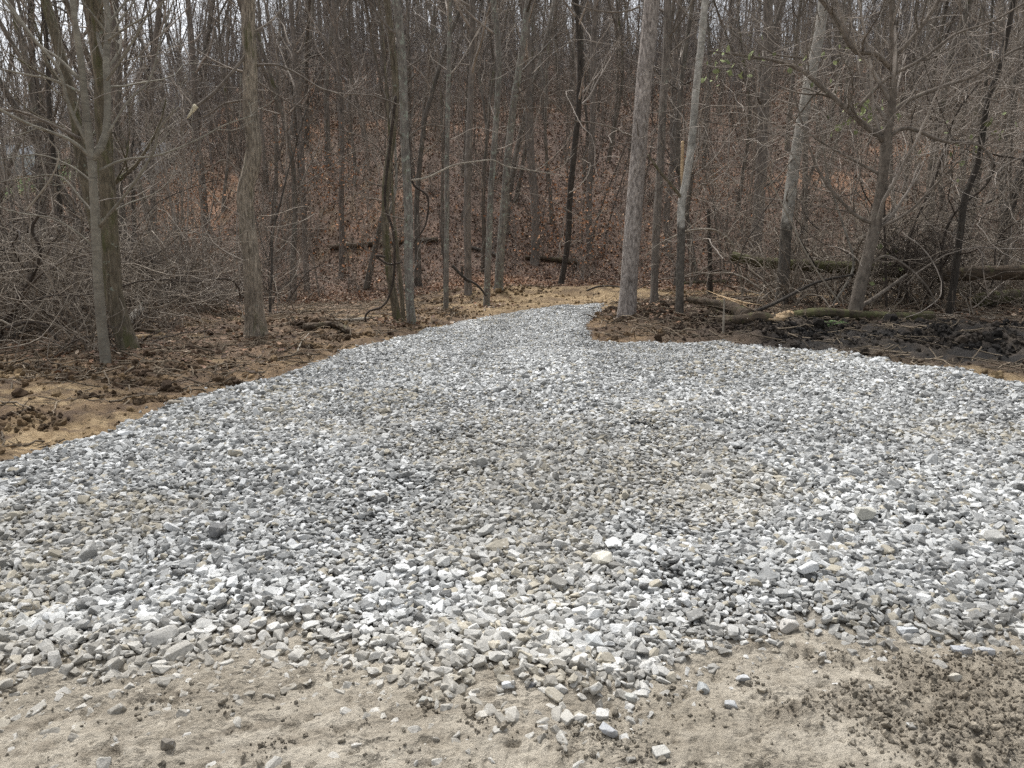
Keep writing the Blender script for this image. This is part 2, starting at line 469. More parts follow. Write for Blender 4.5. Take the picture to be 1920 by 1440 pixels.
def ground_mat():
    m, nt, b = mat_new("soil"); N = NT(nt)
    at = N.n("ShaderNodeAttribute", attribute_name="soil").outputs["Color"]
    pos = N.n("ShaderNodeNewGeometry").outputs["Position"]
    f1 = N.noise(pos, 55, 4, 0.6); f2 = N.noise(pos, 170, 2, 0.5); f3 = N.noise(pos, 9, 4)
    v = N.ramp(f1, [(0.30, W3(0.70)), (0.45, W3(1.0)), (0.72, W3(1.12))])
    v2 = N.ramp(f2, [(0.3, W3(0.91)), (0.7, W3(1.08))])
    v3 = N.ramp(f3, [(0.3, W3(0.88)), (0.7, W3(1.1))])
    c = N.mix(1.0, at, v, 'MULTIPLY'); c = N.mix(1.0, c, v2, 'MULTIPLY'); c = N.mix(1.0, c, v3, 'MULTIPLY')
    N.l(c, b.inputs["Base Color"])
    f4 = N.noise(pos, 70, 5, 0.75)
    c = N.mix(N.rng(f4, 0.58, 0.64, 0, 0.55), c, N.mix(1.0, at, W3(0.45), 'MULTIPLY'))
    N.l(c, b.inputs["Base Color"])
    mp = N.n("ShaderNodeMapping"); N.l(pos, mp.inputs[0]); mp.inputs["Rotation"].default_value = (0, 0, -0.38); mp.inputs["Scale"].default_value = (6, 17, 6)
    cr = N.noise(mp.outputs[0], 1.0, 5, 0.62)
    ab = N.n("ShaderNodeMath", operation='SUBTRACT'); N.l(cr, ab.inputs[0]); ab.inputs[1].default_value = 0.5
    ac = N.n("ShaderNodeMath", operation='ABSOLUTE'); N.l(ab.outputs[0], ac.inputs[0])
    line_ = N.rng(ac.outputs[0], 0.004, 0.03, 1.0, 0.0)
    mk = N.rng(N.noise(pos, 2.6, 4, 0.6), 0.46, 0.58, 0.0, 1.0)
    mu = N.n("ShaderNodeMath", operation='MULTIPLY'); N.l(line_, mu.inputs[0]); N.l(mk, mu.inputs[1])
    c = N.mix(mu.outputs[0], c, N.mix(1.0, at, W3(0.36), 'MULTIPLY'))  # thin dark lines put crevice shade into the soil colour
    N.l(c, b.inputs["Base Color"])
    f5 = N.noise(pos, 24, 6, 0.7)
    add = N.n("ShaderNodeMath", operation='ADD'); N.l(f1, add.inputs[0]); N.l(f5, add.inputs[1])
    N.l(N.bump(add.outputs[0], 0.016), b.inputs["Normal"])
    return m

def inst_color_mat(name, rough=0.9, vary=0.25, bump=0.004, nscale=40, vein=False, attr="tint"):
    m, nt, b = mat_new(name); N = NT(nt)
    at = N.n("ShaderNodeAttribute", attribute_type='INSTANCER', attribute_name=attr).outputs["Color"]
    oc = N.n("ShaderNodeTexCoord").outputs["Object"]
    f = N.noise(oc, nscale, 5, 0.65)
    c = N.mix(1.0, at, N.ramp(f, [(0.3, W3(1 - vary)), (0.7, W3(1 + vary))]), 'MULTIPLY')
    if vein:
        g = N.noise(oc, 3.0, 3, 0.7)
        c = N.mix(N.rng(g, 0.60, 0.66), c, N.mix(0.55, c, (0.62, 0.62, 0.60)))
        d = N.noise(oc, 4.0, 4, 0.7)
        c = N.mix(N.rng(d, 0.50, 0.70, 0, 0.30), c, (0.30, 0.265, 0.205))
        e = N.noise(oc, 16.0, 4, 0.75)
        c = N.mix(1.0, c, N.ramp(e, [(0.36, W3(0.72)), (0.5, W3(1.0)), (0.64, W3(1.18))]), 'MULTIPLY')
    N.l(c, b.inputs["Base Color"]); b.inputs["Roughness"].default_value = rough
    N.l(N.bump(f, bump), b.inputs["Normal"])
    return m

def bark_mat(name, dark, light, fur=(26, 26, 3.0), lowdark=0.0, lichen=0.0, moss=0.0, bands=0.0, bump=0.02, objvary=0.0, lich_col=(0.33, 0.36, 0.29), wet=0.0):
    m, nt, b = mat_new(name); N = NT(nt)
    oc = N.n("ShaderNodeTexCoord").outputs["Object"]
    f = N.noise(N.map(oc, fur), 1.0, 6, 0.62)
    big = N.noise(oc, 2.2, 4, 0.6)
    c = N.ramp(f, [(0.30, dark), (0.52, tuple((d + l) / 2 for d, l in zip(dark, light))), (0.70, light)])
    c = N.mix(1.0, c, N.ramp(big, [(0.3, W3(0.75)), (0.7, W3(1.25))]), 'MULTIPLY')
    if lichen:
        lf = N.noise(oc, 11, 5, 0.7)
        c = N.mix(N.rng(lf, 0.66 - 0.13 * lichen, 0.72 - 0.13 * lichen, 0, 0.8), c, lich_col)
    if moss:
        mf = N.noise(N.map(oc, (3, 3, 0.8)), 1.6, 5, 0.7)
        c = N.mix(N.rng(mf, 0.62 - 0.2 * moss, 0.74 - 0.2 * moss, 0, 0.85), c, (0.10, 0.10, 0.042))
    if bands:
        bf = N.noise(N.map(oc, (2, 2, 26)), 1.0, 3, 0.5)
        c = N.mix(N.rng(bf, 0.60, 0.68, 0, bands), c, tuple(v * 0.45 for v in dark))
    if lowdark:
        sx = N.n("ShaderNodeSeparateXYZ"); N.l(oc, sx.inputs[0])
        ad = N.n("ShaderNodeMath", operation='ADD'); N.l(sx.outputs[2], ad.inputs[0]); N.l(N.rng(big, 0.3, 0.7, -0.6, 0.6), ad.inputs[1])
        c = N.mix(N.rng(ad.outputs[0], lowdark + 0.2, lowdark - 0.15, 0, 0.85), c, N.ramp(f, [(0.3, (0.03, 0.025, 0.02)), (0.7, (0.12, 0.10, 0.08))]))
    if objvary:
        rnd = N.n("ShaderNodeObjectInfo").outputs["Random"]
        c = N.mix(1.0, c, N.ramp(rnd, [(0, W3(1 - objvary)), (0.5, (1.0, 0.97, 0.94)), (1, W3(1 + objvary))]), 'MULTIPLY')
    if wet: b.inputs["Roughness"].default_value = 0.6
    N.l(c, b.inputs["Base Color"])
    N.l(N.bump(f, bump), b.inputs["Normal"])
    return m

M = {}
M['ground'] = ground_mat()
M['stone'] = inst_color_mat("crushed_stone", 0.85, 0.16, 0.006, 2.2, vein=True)
M['clod'] = inst_color_mat("soil_clod", 0.97, 0.30, 0.01, 2.5)
M['leafm'] = inst_color_mat("dry_leaf", 0.85, 0.2, 0.0, 20)
M['smooth'] = bark_mat("smooth_grey_bark", (0.17, 0.15, 0.12), (0.30, 0.275, 0.22), (9, 9, 14), lichen=0.1, bands=0.5, bump=0.006)
M['furrow'] = bark_mat("furrowed_bark", (0.08, 0.066, 0.052), (0.52, 0.44, 0.34), (46, 46, 8), lichen=0.15, moss=0.3, bump=0.035)
M['mossy'] = bark_mat("mossy_bark", (0.065, 0.054, 0.038), (0.25, 0.21, 0.15), (28, 28, 6), lichen=0.3, moss=0.55, bump=0.03)
M['ash'] = bark_mat("ash_bark", (0.10, 0.082, 0.07), (0.56, 0.495, 0.44), (30, 30, 11), lichen=0.0, bump=0.03)
M['lichen'] = bark_mat("lichen_bark", (0.10, 0.088, 0.076), (0.30, 0.27, 0.23), (26, 26, 7), lichen=0.9, moss=0.25, bump=0.02)
M['grey'] = bark_mat("grey_bark", (0.09, 0.077, 0.066), (0.30, 0.26, 0.22), (28, 28, 5), lichen=0.3, bump=0.02)
M['dark'] = bark_mat("dark_bark", (0.028, 0.024, 0.020), (0.10, 0.085, 0.07), (28, 28, 5), lichen=0.2, bump=0.02)
M['pale'] = bark_mat("pale_bark", (0.16, 0.145, 0.12), (0.38, 0.35, 0.30), (14, 14, 9), lichen=0.5, bands=0.4, bump=0.01, lich_col=(0.44, 0.44, 0.38))
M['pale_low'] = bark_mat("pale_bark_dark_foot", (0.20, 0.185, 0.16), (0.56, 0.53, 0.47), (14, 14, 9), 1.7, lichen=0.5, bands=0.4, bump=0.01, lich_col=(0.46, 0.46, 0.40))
M['far'] = bark_mat("woodland_bark", (0.075, 0.066, 0.055), (0.24, 0.212, 0.18), (14, 14, 3), lichen=0.5, moss=0.15, bump=0.02, objvary=0.40)
M['twig'] = bark_mat("twig_bark", (0.12, 0.103, 0.086), (0.33, 0.29, 0.245), (9, 9, 9), bump=0.0, objvary=0.6)
M['limb'] = bark_mat("branch_bark", (0.085, 0.070, 0.056), (0.25, 0.21, 0.17), (16, 16, 9), lichen=0.2, bump=0.01)
M['briar'] = bark_mat("briar_bark", (0.13, 0.107, 0.083), (0.42, 0.36, 0.29), (6, 6, 6), bump=0.0)
M['near_twig'] = bark_mat("near_twig_bark", (0.045, 0.037, 0.030), (0.17, 0.14, 0.115), (5, 5, 5), bump=0.0, objvary=0.5)
M['pale_twig'] = bark_mat("pale_twig_bark", (0.16, 0.135, 0.11), (0.48, 0.42, 0.36), (4, 4, 4), bump=0.0)
M['veil'] = bark_mat("grey_far_twigs", (0.12, 0.108, 0.100), (0.33, 0.305, 0.285), (6, 6, 6), bump=0.0, objvary=0.45)
M['vine'] = bark_mat("vine_bark", (0.035, 0.028, 0.022), (0.10, 0.08, 0.065), (20, 20, 8), bump=0.01)
M['deadwood'] = bark_mat("dead_branch", (0.22, 0.19, 0.15), (0.42, 0.37, 0.30), (18, 18, 6), bump=0.01)
M['log'] = bark_mat("rotting_log", (0.03, 0.024, 0.018), (0.15, 0.11, 0.075), (5, 22, 22), moss=0.35, bump=0.03)
M['mosslog'] = bark_mat("mossy_log", (0.035, 0.030, 0.020), (0.13, 0.10, 0.065), (5, 22, 22), moss=0.9, bump=0.03)
M['split'] = bark_mat("split_wood", (0.30, 0.19, 0.10), (0.68, 0.52, 0.33), (3, 40, 40), bump=0.012)
M['cream'] = bark_mat("torn_wood", (0.55, 0.47, 0.32), (0.80, 0.74, 0.56), (30, 30, 5), bump=0.006)

# ------------------------------------------------------------------ ground: one polar sheet round the viewpoint, fine ahead and coarse elsewhere
def build_ground():
    a_f = np.radians(np.arange(-46, 46.01, 0.17))
    a_c = np.radians(np.r_[np.arange(50, 311, 5)])
    ang = np.r_[a_f, a_c]                       # measured clockwise from +Y
    r = [0.3, 0.6, 0.9, 1.15]
    while r[-1] < 3.9: r.append(r[-1] * 1.0032)
    while r[-1] < 24: r.append(r[-1] * 1.0052)
    while r[-1] < 205: r.append(r[-1] * 1.022)
    r = np.array(r)
    nr, na = len(r), len(ang)
    Rr, Aa = np.meshgrid(r, ang, indexing='ij')
    x = (Rr * np.sin(Aa)).ravel(); y = (Rr * np.cos(Aa)).ravel()
    z = height(x, y)
    V = np.stack([x, y, z], 1)
    V = np.vstack([V, [0, 0, gz(0, 0.01)]])
    idx = np.arange(nr * na).reshape(nr, na)
    A = idx[:-1]; B = idx[1:]
    F = np.stack([A, B, np.roll(B, -1, 1), np.roll(A, -1, 1)], -1).reshape(-1, 4)
    col = soil_color(V[:, 0], V[:, 1])
    me = new_mesh("ground", V, F, M['ground'], True, 4, {"soil": ('FLOAT_COLOR', 'POINT', col)})
    # centre fan
    o = link("ground", me)
    tag(o, kind='structure', label="muddy clearing and leaf covered hillside under the bare wood")
    return o
build_ground()

# ------------------------------------------------------------------ prototypes kept out of the scene, spread by geometry nodes
def proto_coll(name, meshes):
    c = bpy.data.collections.new(name)
    for k, me in enumerate(meshes):
        c.objects.link(bpy.data.objects.new("%s_kind_%02d" % (name, k), me))
    return c

def scatter_nodes():
    ng = bpy.data.node_groups.new("spread", 'GeometryNodeTree')
    ng.interface.new_socket("Geometry", in_out='INPUT', socket_type='NodeSocketGeometry')
    ng.interface.new_socket("Collection", in_out='INPUT', socket_type='NodeSocketCollection')
    ng.interface.new_socket("Geometry", in_out='OUTPUT', socket_type='NodeSocketGeometry')
    n, l = ng.nodes, ng.links
    gi, go = n.new('NodeGroupInput'), n.new('NodeGroupOutput')
    ci = n.new('GeometryNodeCollectionInfo'); ci.inputs['Separate Children'].default_value = True; ci.inputs['Reset Children'].default_value = True
    ip = n.new('GeometryNodeInstanceOnPoints'); ip.inputs['Pick Instance'].default_value = True
    def na(nm, t):
        x = n.new('GeometryNodeInputNamedAttribute'); x.data_type = t; x.inputs[0].default_value = nm
        return [s for s in x.outputs if s.enabled and s.name == 'Attribute'][0]
    l.new(gi.outputs[0], ip.inputs['Points']); l.new(gi.outputs[1], ci.inputs[0]); l.new(ci.outputs[0], ip.inputs['Instance'])
    l.new(na("idx", 'INT'), ip.inputs['Instance Index'])
    er = n.new('FunctionNodeEulerToRotation')
    l.new(na("rot", 'FLOAT_VECTOR'), er.inputs[0]); l.new(er.outputs[0], ip.inputs['Rotation'])
    l.new(na("scl", 'FLOAT_VECTOR'), ip.inputs['Scale'])
    l.new(ip.outputs[0], go.inputs[0])
    return ng
NG = scatter_nodes()

def scatter(name, coll, P, rot, scl, idx, tint_):
    me = bpy.data.meshes.new(name)
    P = np.asarray(P, np.float32); me.vertices.add(len(P)); me.vertices.foreach_set("co", P.ravel())
    for nm, t, d in (("rot", 'FLOAT_VECTOR', rot), ("scl", 'FLOAT_VECTOR', scl), ("idx", 'INT', idx), ("tint", 'FLOAT_COLOR', tint_)):
        a = me.attributes.new(nm, t, 'POINT'); d = np.asarray(d)
        if t == 'INT': a.data.foreach_set("value", d.astype(np.int32))
        elif t == 'FLOAT_VECTOR': a.data.foreach_set("vector", d.astype(np.float32).ravel())
        else: a.data.foreach_set("color", np.hstack([d, np.ones((len(d), 1))]).astype(np.float32).ravel())
    o = link(name, me)
    md = o.modifiers.new("spread", 'NODES'); md.node_group = NG
    sid = [i.identifier for i in NG.interface.items_tree if getattr(i, 'in_out', '') == 'INPUT' and i.name == "Collection"][0]
    md[sid] = coll
    o["kind"] = 'stuff'
    return o

# ------------------------------------------------------------------ crushed stone
def stone_mesh(seed):
    rng = np.random.default_rng(seed)
    bm = bmesh.new()
    dims = np.array([1.0, 0.55 + 0.3 * rng.random(), 0.34 + 0.34 * rng.random()]) * 0.5
    n = rng.integers(13, 22)
    p = norm(rng.normal(size=(n, 3))) 
    p = np.sign(p) * np.abs(p) ** 0.55
    p = p / np.abs(p).max(0) * dims
    for q in p: bm.verts.new(q)
    r = bmesh.ops.convex_hull(bm, input=bm.verts)
    junk = [v for v in bm.verts if not v.link_faces]
    if junk: bmesh.ops.delete(bm, geom=junk, context='VERTS')
    bmesh.ops.dissolve_limit(bm, angle_limit=math.radians(14), verts=bm.verts, edges=bm.edges)
    bmesh.ops.bevel(bm, geom=list(bm.edges), offset=0.018 + 0.02 * rng.random(), segments=1, profile=0.5, affect='EDGES', clamp_overlap=True)
    bmesh.ops.triangulate(bm, faces=bm.faces)
    me = bpy.data.meshes.new("stone"); bm.to_mesh(me); bm.free()
    me.materials.append(M['stone'])
    return me
N_ST = 36
stone_meshes = [stone_mesh(100 + k) for k in range(N_ST)]
stone_coll = proto_coll("stone", stone_meshes)

def jitter_grid(rng, x0, x1, y0, y1, s, jit=0.42):
    gx, gy = np.meshgrid(np.arange(x0, x1, s), np.arange(y0, y1, s * 0.87))
    gx = gx + (np.arange(gx.shape[0]) % 2)[:, None] * s * 0.5
    gx = gx + rng.uniform(-jit, jit, gx.shape) * s; gy = gy + rng.uniform(-jit, jit, gy.shape) * s
    return gx.ravel(), gy.ravel()

def stone_tints(rng, x, y, buried=None):
    n = len(x)
    u = rng.random(n)
    base = rng.uniform(0.17, 0.52, n)
    col = np.stack([base * 1.0, base * 1.0, base * 0.965], 1)
    dk = u < 0.20; col[dk] *= rng.uniform(0.4, 0.65, dk.sum())[:, None]
    wh = u > 0.82; col[wh] = np.array([0.60, 0.60, 0.585]) * rng.uniform(0.9, 1.05, wh.sum())[:, None]
    tn = rng.random(n) < (0.07 + 0.16 * sstep(0.52, 0.66, fbm(x * 0.8 + 3, y * 0.8, 3, 67)))
    col[tn] = np.array([0.38, 0.345, 0.275]) * rng.uniform(0.7, 1.15, tn.sum())[:, None]
    dusty = sstep(0.50, 0.64, fbm(x * 0.8 + 3, y * 0.8, 3, 67)) * sstep(8, 4.5, y) * 0.30
    far = sstep(8.5, 10.5, y)
    col = lerp(col, np.tile([0.33, 0.30, 0.245], (n, 1)), dusty)
    edge = sstep(-0.5, 0.0, gravel_mask(x, y)) * sstep(4.4, 3.8, y)
    col = lerp(col, np.tile([0.30, 0.27, 0.22], (n, 1)), edge * (0.42 + 0.25 * sstep(0.5, -1.5, x)))
    patch = 0.72 + 0.50 * fbm(x * 0.45, y * 0.7, 3, 71)
    band = np.exp(-((x + 0.9 - 0.05 * y) / 0.30) ** 2) + np.exp(-((x - 0.75 - 0.05 * y) / 0.30) ** 2)      # wheel runs ground to dust
    patch = patch * (1 - 0.10 * band * sstep(3.4, 5.0, y) * sstep(0.35, 0.6, fbm(x, y * 0.3, 2, 73)))
    col = col * patch[:, None] * (1.0 + 0.20 * sstep(5, 11, y))[:, None]
    return np.clip(col, 0.03, 0.85)

loose = []          # individual stones: (x, y, z, rot, scl, idx, tint)
def build_gravel():
    rng = np.random.default_rng(7)
    X, Y, S, B = [], [], [], []
    def layer(s, size, ymin, ymax, sel, bury):
        x, y = jitter_grid(rng, -9.8, 11.3, ymin, ymax, s)
        k = sel(x, y); x, y = x[k], y[k]
        n = len(x)
        X.append(x); Y.append(y); S.append(size * np.exp(np.clip(rng.normal(0, 0.33, n), -0.7, 0.55))); B.append(np.full(n, bury))
    vis = lambda x, y: (np.abs(x) < 0.76 * y + 0.8)
    fine = lambda x, y: sstep(8.0, 10.2, y + 0.9 * (fbm(x * 0.6, y * 0.6, 2, 81) - 0.5) * 2 - 1.2 * sstep(1.8, 3.5, x) * 1.5 + 0.9 * sstep(-1.5, -3, x))
    inside = lambda x, y, m=0.0: gravel_mask(x, y) < m
    r = lambda n: rng.random(n)
    edge_in = lambda x, y: r(len(x)) < np.where(y < 4.4, 0.10 + 0.90 * sstep(0.10, -0.34, gravel_mask(x, y) + (fbm(x * 2.4, y * 2.4, 3, 85) - 0.5) * 0.6), 1.0)
    # coarse stones
    layer(0.0260, 0.0345, 2.2, 13.5, lambda x, y: vis(x, y) & inside(x, y) & edge_in(x, y) & (r(len(x)) > fine(x, y)) , 0.0)
    # small fill between them
    layer(0.026, 0.0205, 2.2, 17.5, lambda x, y: vis(x, y) & inside(x, y, 0.03) & edge_in(x, y) & (r(len(x)) < 0.55 + 0.45 * fine(x, y)), -0.002)
    # finer compacted stone further up
    layer(0.0245, 0.0255, 7.0, 17.5, lambda x, y: vis(x, y) & inside(x, y) & (r(len(x)) < fine(x, y)), 0.0)
    # a few large pieces
    layer(0.15, 0.058, 2.4, 9.5, lambda x, y: vis(x, y) & inside(x, y, -0.05) & (r(len(x)) < 0.20), 0.010)
    # thinning fringe in front and strays on the mud
    def fr(x, y):
        g = gravel_mask(x, y)
        return vis(x, y) & (g > 0) & (g < 0.9) & (y < 4.0) & (r(len(x)) < 0.62 * np.exp(-g / (0.10 + 0.14 * sstep(0.5, -0.8, x))) + 0.012 * np.exp(-g / 0.5))
    layer(0.030, 0.031, 1.9, 4.0, fr, -0.009)
    # strays along the soil edges
    def fe(x, y):
        g = gravel_mask(x, y)
        return vis(x, y) & (g > 0) & (g < 0.5) & (y >= 4.0) & (r(len(x)) < 0.5 * np.exp(-g / 0.05))
    layer(0.032, 0.028, 4.0, 17, fe, -0.006)
    x, y, s, b = map(np.concatenate, (X, Y, S, B))
    n = len(x)
    # larger, cleaner stones towards the front
    s = s * (1 + 0.10 * sstep(4.6, 2.9, y)) * (0.92 + 0.25 * fbm(x * 1.2, y * 1.2, 2, 83))
    z = height(x, y); on_ = gravel_mask(x, y)
    idx = rng.integers(0, N_ST, n)
    wheel = np.exp(-((x + 0.9 - 0.05 * y) / 0.32) ** 2) + np.exp(-((x - 0.75 - 0.05 * y) / 0.32) ** 2)
    tilt = 0.42 * (1 - 0.35 * sstep(9, 11, y)) * (1 - 0.45 * np.clip(wheel, 0, 1))
    s = s * (1 - 0.16 * np.clip(wheel, 0, 1))
    rot = np.stack([rng.normal(0, 1, n) * tilt, rng.normal(0, 1, n) * tilt, rng.uniform(0, 6.283, n)], 1)
    on = gravel_mask(x, y)
    z = z + s * (0.20 - 0.22 * sstep(-0.4, 0.05, on_) * sstep(4.4, 3.9, y)) + b + rng.random(n) * 0.013 * (on < -0.1)
    scl = s[:, None] * np.stack([np.full(n, 1.12), rng.uniform(0.85, 1.15, n), rng.uniform(0.8, 1.3, n)], 1)
    col = stone_tints(rng, x, y)
    P = np.stack([x, y, z], 1)
    # the stones that show largest become objects of their own
    infr = (np.abs(x) < 0.60 * (y + 0.35)) & (y > 2.0)
    app = np.where(infr, s / np.hypot(np.hypot(x, y), 1.6), 0)
    front = np.where((on > -0.45), app, 0)
    pick = np.argsort(-front)[:262]
    keep = np.ones(n, bool); keep[pick] = False
    for k in pick: loose.append((P[k], rot[k], scl[k], int(idx[k]), col[k], float(on[k])))
    o = scatter("gravel", stone_coll, P[keep], rot[keep], scl[keep], idx[keep], col[keep])
    tag(o, "pale grey crushed stone gravel spread over the driveway")
    print("gravel", keep.sum())
build_gravel()

def single_stone(P, rot, scl, idx, col, label, group=None):
    o = bpy.data.objects.new("loose_stone", stone_meshes[idx]); scene.collection.objects.link(o)
    o.location = P; o.rotation_euler = rot; o.scale = scl
    o["tint"] = [float(c) for c in col[:3]] + [1.0]
    tag(o, label, "stone", group)
    return o
for P_, r_, s_, i_, c_, on_ in loose:
    if on_ > 0.02:
        single_stone(P_, r_, s_, i_, c_, "small grey stone strayed onto the tan mud in front of the gravel", "stray stones on the mud")
    else:
        single_stone(P_, r_, s_, i_, c_, "angular grey stone in the front margin of the gravel", "stones of the gravel's front margin")

# stones one can single out: (px, py, width px, height ratio, colour, seed, label)
key_stones = [
    (1127, 1077, 50, 0.55, (0.66, 0.60, 0.46), 3, "large cream yellow stone lying in the grey gravel"),
    (1113, 1224, 46, 0.7, (0.42, 0.44, 0.44), 5, "large round pale grey stone at the gravel's front edge"),
    (1315, 1292, 36, 0.5, (0.30, 0.32, 0.32), 7, "flat blue grey stone alone on the tan mud"),
    (1371, 1323, 30, 0.8, (0.34, 0.35, 0.36), 9, "grey stone alone on the mud beside the crumbly patch"),
    (1000, 1290, 34, 0.6, (0.12, 0.12, 0.13), 11, "dark charcoal stone just in front of the gravel"),
    (952, 1290, 32, 0.7, (0.50, 0.52, 0.53), 13, "pale stone next to the charcoal stone in front of gravel"),
    (1052, 1305, 34, 0.8, (0.46, 0.44, 0.40), 15, "blocky grey stone below the gravel edge standing apart"),
    (1142, 1372, 44, 0.75, (0.33, 0.34, 0.36), 17, "grey stone sitting among wet mud crumbs near the bottom"),
    (1129, 1345, 32, 0.55, (0.52, 0.50, 0.46), 19, "pale stone behind the one among mud crumbs"),
    (1092, 1350, 34, 0.7, (0.48, 0.45, 0.40), 21, "tan grey stone on the mud crumbs, leftmost of three"),
    (1700, 1192, 44, 0.5, (0.40, 0.42, 0.44), 23, "flat slate grey stone at the right front gravel edge"),
    (1800, 1229, 40, 0.7, (0.34, 0.36, 0.40), 25, "blue grey stone beyond the gravel tip on the right"),
    (1848, 1232, 36, 0.6, (0.31, 0.32, 0.34), 27, "dark grey wedge of stone on the mud at far right"),
    (1790, 1283, 30, 1.0, (0.45, 0.40, 0.30), 29, "tan stone pressed into the crumbly mud on the right"),
    (1393, 1275, 30, 0.7, (0.40, 0.41, 0.42), 31, "knobbly grey stone half sunk in the mud"),
    (1206, 1300, 30, 0.6, (0.55, 0.56, 0.57), 33, "bright pale stone in a small heap on the mud"),
    (1182, 1312, 30, 0.6, (0.40, 0.40, 0.36), 2, "olive grey stone in a small heap on the mud"),
    (906, 1340, 38, 0.5, (0.44, 0.40, 0.33), 4, "mud coated stone sunk flat in the tan ground"),
    (798, 1315, 32, 0.6, (0.34, 0.33, 0.28), 6, "dusty olive stone sunk in mud below the gravel"),
    (284, 1218, 34, 0.9, (0.26, 0.26, 0.27), 8, "dark squarish stone at the left front gravel margin"),
    (184, 1232, 22, 0.5, (0.52, 0.54, 0.56), 10, "small pale chip at the left edge of the gravel"),
    (316, 1398, 34, 0.5, (0.20, 0.165, 0.12), 12, "brown earthy stone in the mud near the bottom left"),
    (1240, 1415, 40, 0.8, (0.40, 0.38, 0.33), 14, "greyish stone at the bottom edge on bare mud"),
    (820, 1425, 30, 0.8, (0.42, 0.39, 0.33), 16, "half buried tan stone at the bottom middle"),
    (410, 1018, 40, 0.6, (0.13, 0.13, 0.13), 18, "dark grey stone in a hollow of the gravel on the left"),
    (1510, 1094, 44, 0.9, (0.56, 0.57, 0.58), 20, "tall pale block of stone standing in the gravel"),
    (1862, 1028, 46, 0.5, (0.34, 0.33, 0.30), 22, "long flat grey brown slab in the right gravel"),
    (1620, 984, 42, 0.5, (0.44, 0.42, 0.34), 24, "long olive grey slab lying in the right gravel"),
    (1480, 1180, 44, 0.6, (0.47, 0.43, 0.38), 26, "broad dusty pinkish stone at the front gravel edge"),
]
rs = np.random.default_rng(5)
for px, py, w, hr, colr, seed, lab in key_stones:
    x, y = flat(px, py); z = gz(x, y)
    depth = y * math.cos(PITCH) + (CAM_H) * math.sin(PITCH)
    L = 0.82 * w / FPX * depth
    gcol = sum(colr) / 3; colr = tuple(0.55 * c + 0.45 * gcol * k for c, k in zip(colr, (1.02, 1.0, 0.95)))
    single_stone((x, y, z + L * 0.22 + (0.03 if gravel_mask(np.array([x]), np.array([y]))[0] < -0.38 else -0.006)), (rs.normal() * 0.15, rs.normal() * 0.15, rs.uniform(-0.5, 0.5)), (L * 1.05, L * 1.15, L * (0.9 + hr * 0.6)), seed, colr, lab)

# ------------------------------------------------------------------ clods, crumbs, litter
def clod_mesh(seed):
    rng = np.random.default_rng(seed)
    bm = bmesh.new(); bmesh.ops.create_icosphere(bm, subdivisions=2, radius=0.5)
    off = rng.random(3) * 50
    co = np.array([v.co[:] for v in bm.verts])
    n = 0.25 + 1.5 * fbm(co[:, 0] * 4.4 + off[0] + co[:, 2] * 2, co[:, 1] * 4.4 + off[1] - co[:, 2] * 2, 3, seed, 0.7)
    sc = np.array([1, 0.7 + 0.3 * rng.random(), 0.5 + 0.3 * rng.random()])
    for v, c, k in zip(bm.verts, co, n): v.co = c * k * sc
    me = bpy.data.meshes.new("clod"); bm.to_mesh(me); bm.free()
    me.materials.append(M['clod'])
    return me
clod_coll = proto_coll("clod", [clod_mesh(k) for k in range(8)])

def clods(name, label, rng, x, y, size, sink=0.15, dark=0.9):
    n = len(x); z = height(x, y)
    rot = rng.uniform(0, 6.283, (n, 3)) * np.array([0.5, 0.5, 1])
    idx = rng.integers(0, 8, n)
    col = soil_color(x, y) * (dark * rng.uniform(0.6, 1.35, n))[:, None]
    o = scatter(name, clod_coll, np.stack([x, y, z + size * sink], 1), rot, np.repeat(size[:, None], 3, 1), idx, col)
    return tag(o, label)

rng = np.random.default_rng(11)
def samp(n, x0, x1, y0, y1): return rng.uniform(x0, x1, n), rng.uniform(y0, y1, n)
# crumbs of wet mud in front
x, y = samp(110000, -2.5, 4.2, 1.6, 3.6)
cfm = zones(x, y)[3]; gm_ = gravel_mask(x, y)
blob = np.zeros_like(x)
for px, py, rr in [(1140, 1372, 0.12), (1150, 1330, 0.09), (1180, 1310, 0.06), (1095, 1350, 0.05), (1400, 1280, 0.05), (420, 1330, 0.03), (520, 1395, 0.05), (1235, 1290, .05), (940, 1265, .06), (1600, 1200, 0.10), (905, 1345, .06), (800, 1318, .05)]:
    bx, by = flat(px, py); blob = np.maximum(blob, np.exp(-(((x - bx) ** 2 + (y - by) ** 2) / rr ** 2)))
k = (gm_ > 0.0) & (rng.random(len(x)) < np.clip(cfm * 0.5 + blob * 0.7 + 0.05 * sstep(0.45, 0.6, fbm(x * 5, y * 5, 3, 95)) + 0.012, 0, 1))
sz = np.minimum(np.exp(rng.normal(math.log(0.0085), 0.6, k.sum())), 0.035)
clods("mud_crumbs", "crumbs of damp mud strewn over the tan foreground", rng, x[k], y[k], sz, 0.15, 0.86)
# brown clods beside the drive
x, y = samp(150000, -11, 13, 4.6, 23.5)
g = gravel_mask(x, y)
dens = (0.14 + 0.86 * sstep(0.48, 0.62, fbm(x * 0.9, y * 1.6, 3, 91))) * (1 - 0.8 * lane(x, y)) * (1 - 0.9 * tan_blobs(x, y))
k = (g > 0.06) & (np.abs(x) < 0.8 * y + 1) & (rng.random(len(x)) < dens * 0.85)
k &= ~((x < -3) & (y > 16)) & ~((x > 6) & (y > 15.5))
sz = np.exp(rng.normal(math.log(0.026), 0.62, k.sum()))
clods("soil_clods", "brown and black clods of churned earth beside the gravel", rng, x[k], y[k], np.minimum(sz, 0.15), 0.12, 0.85)

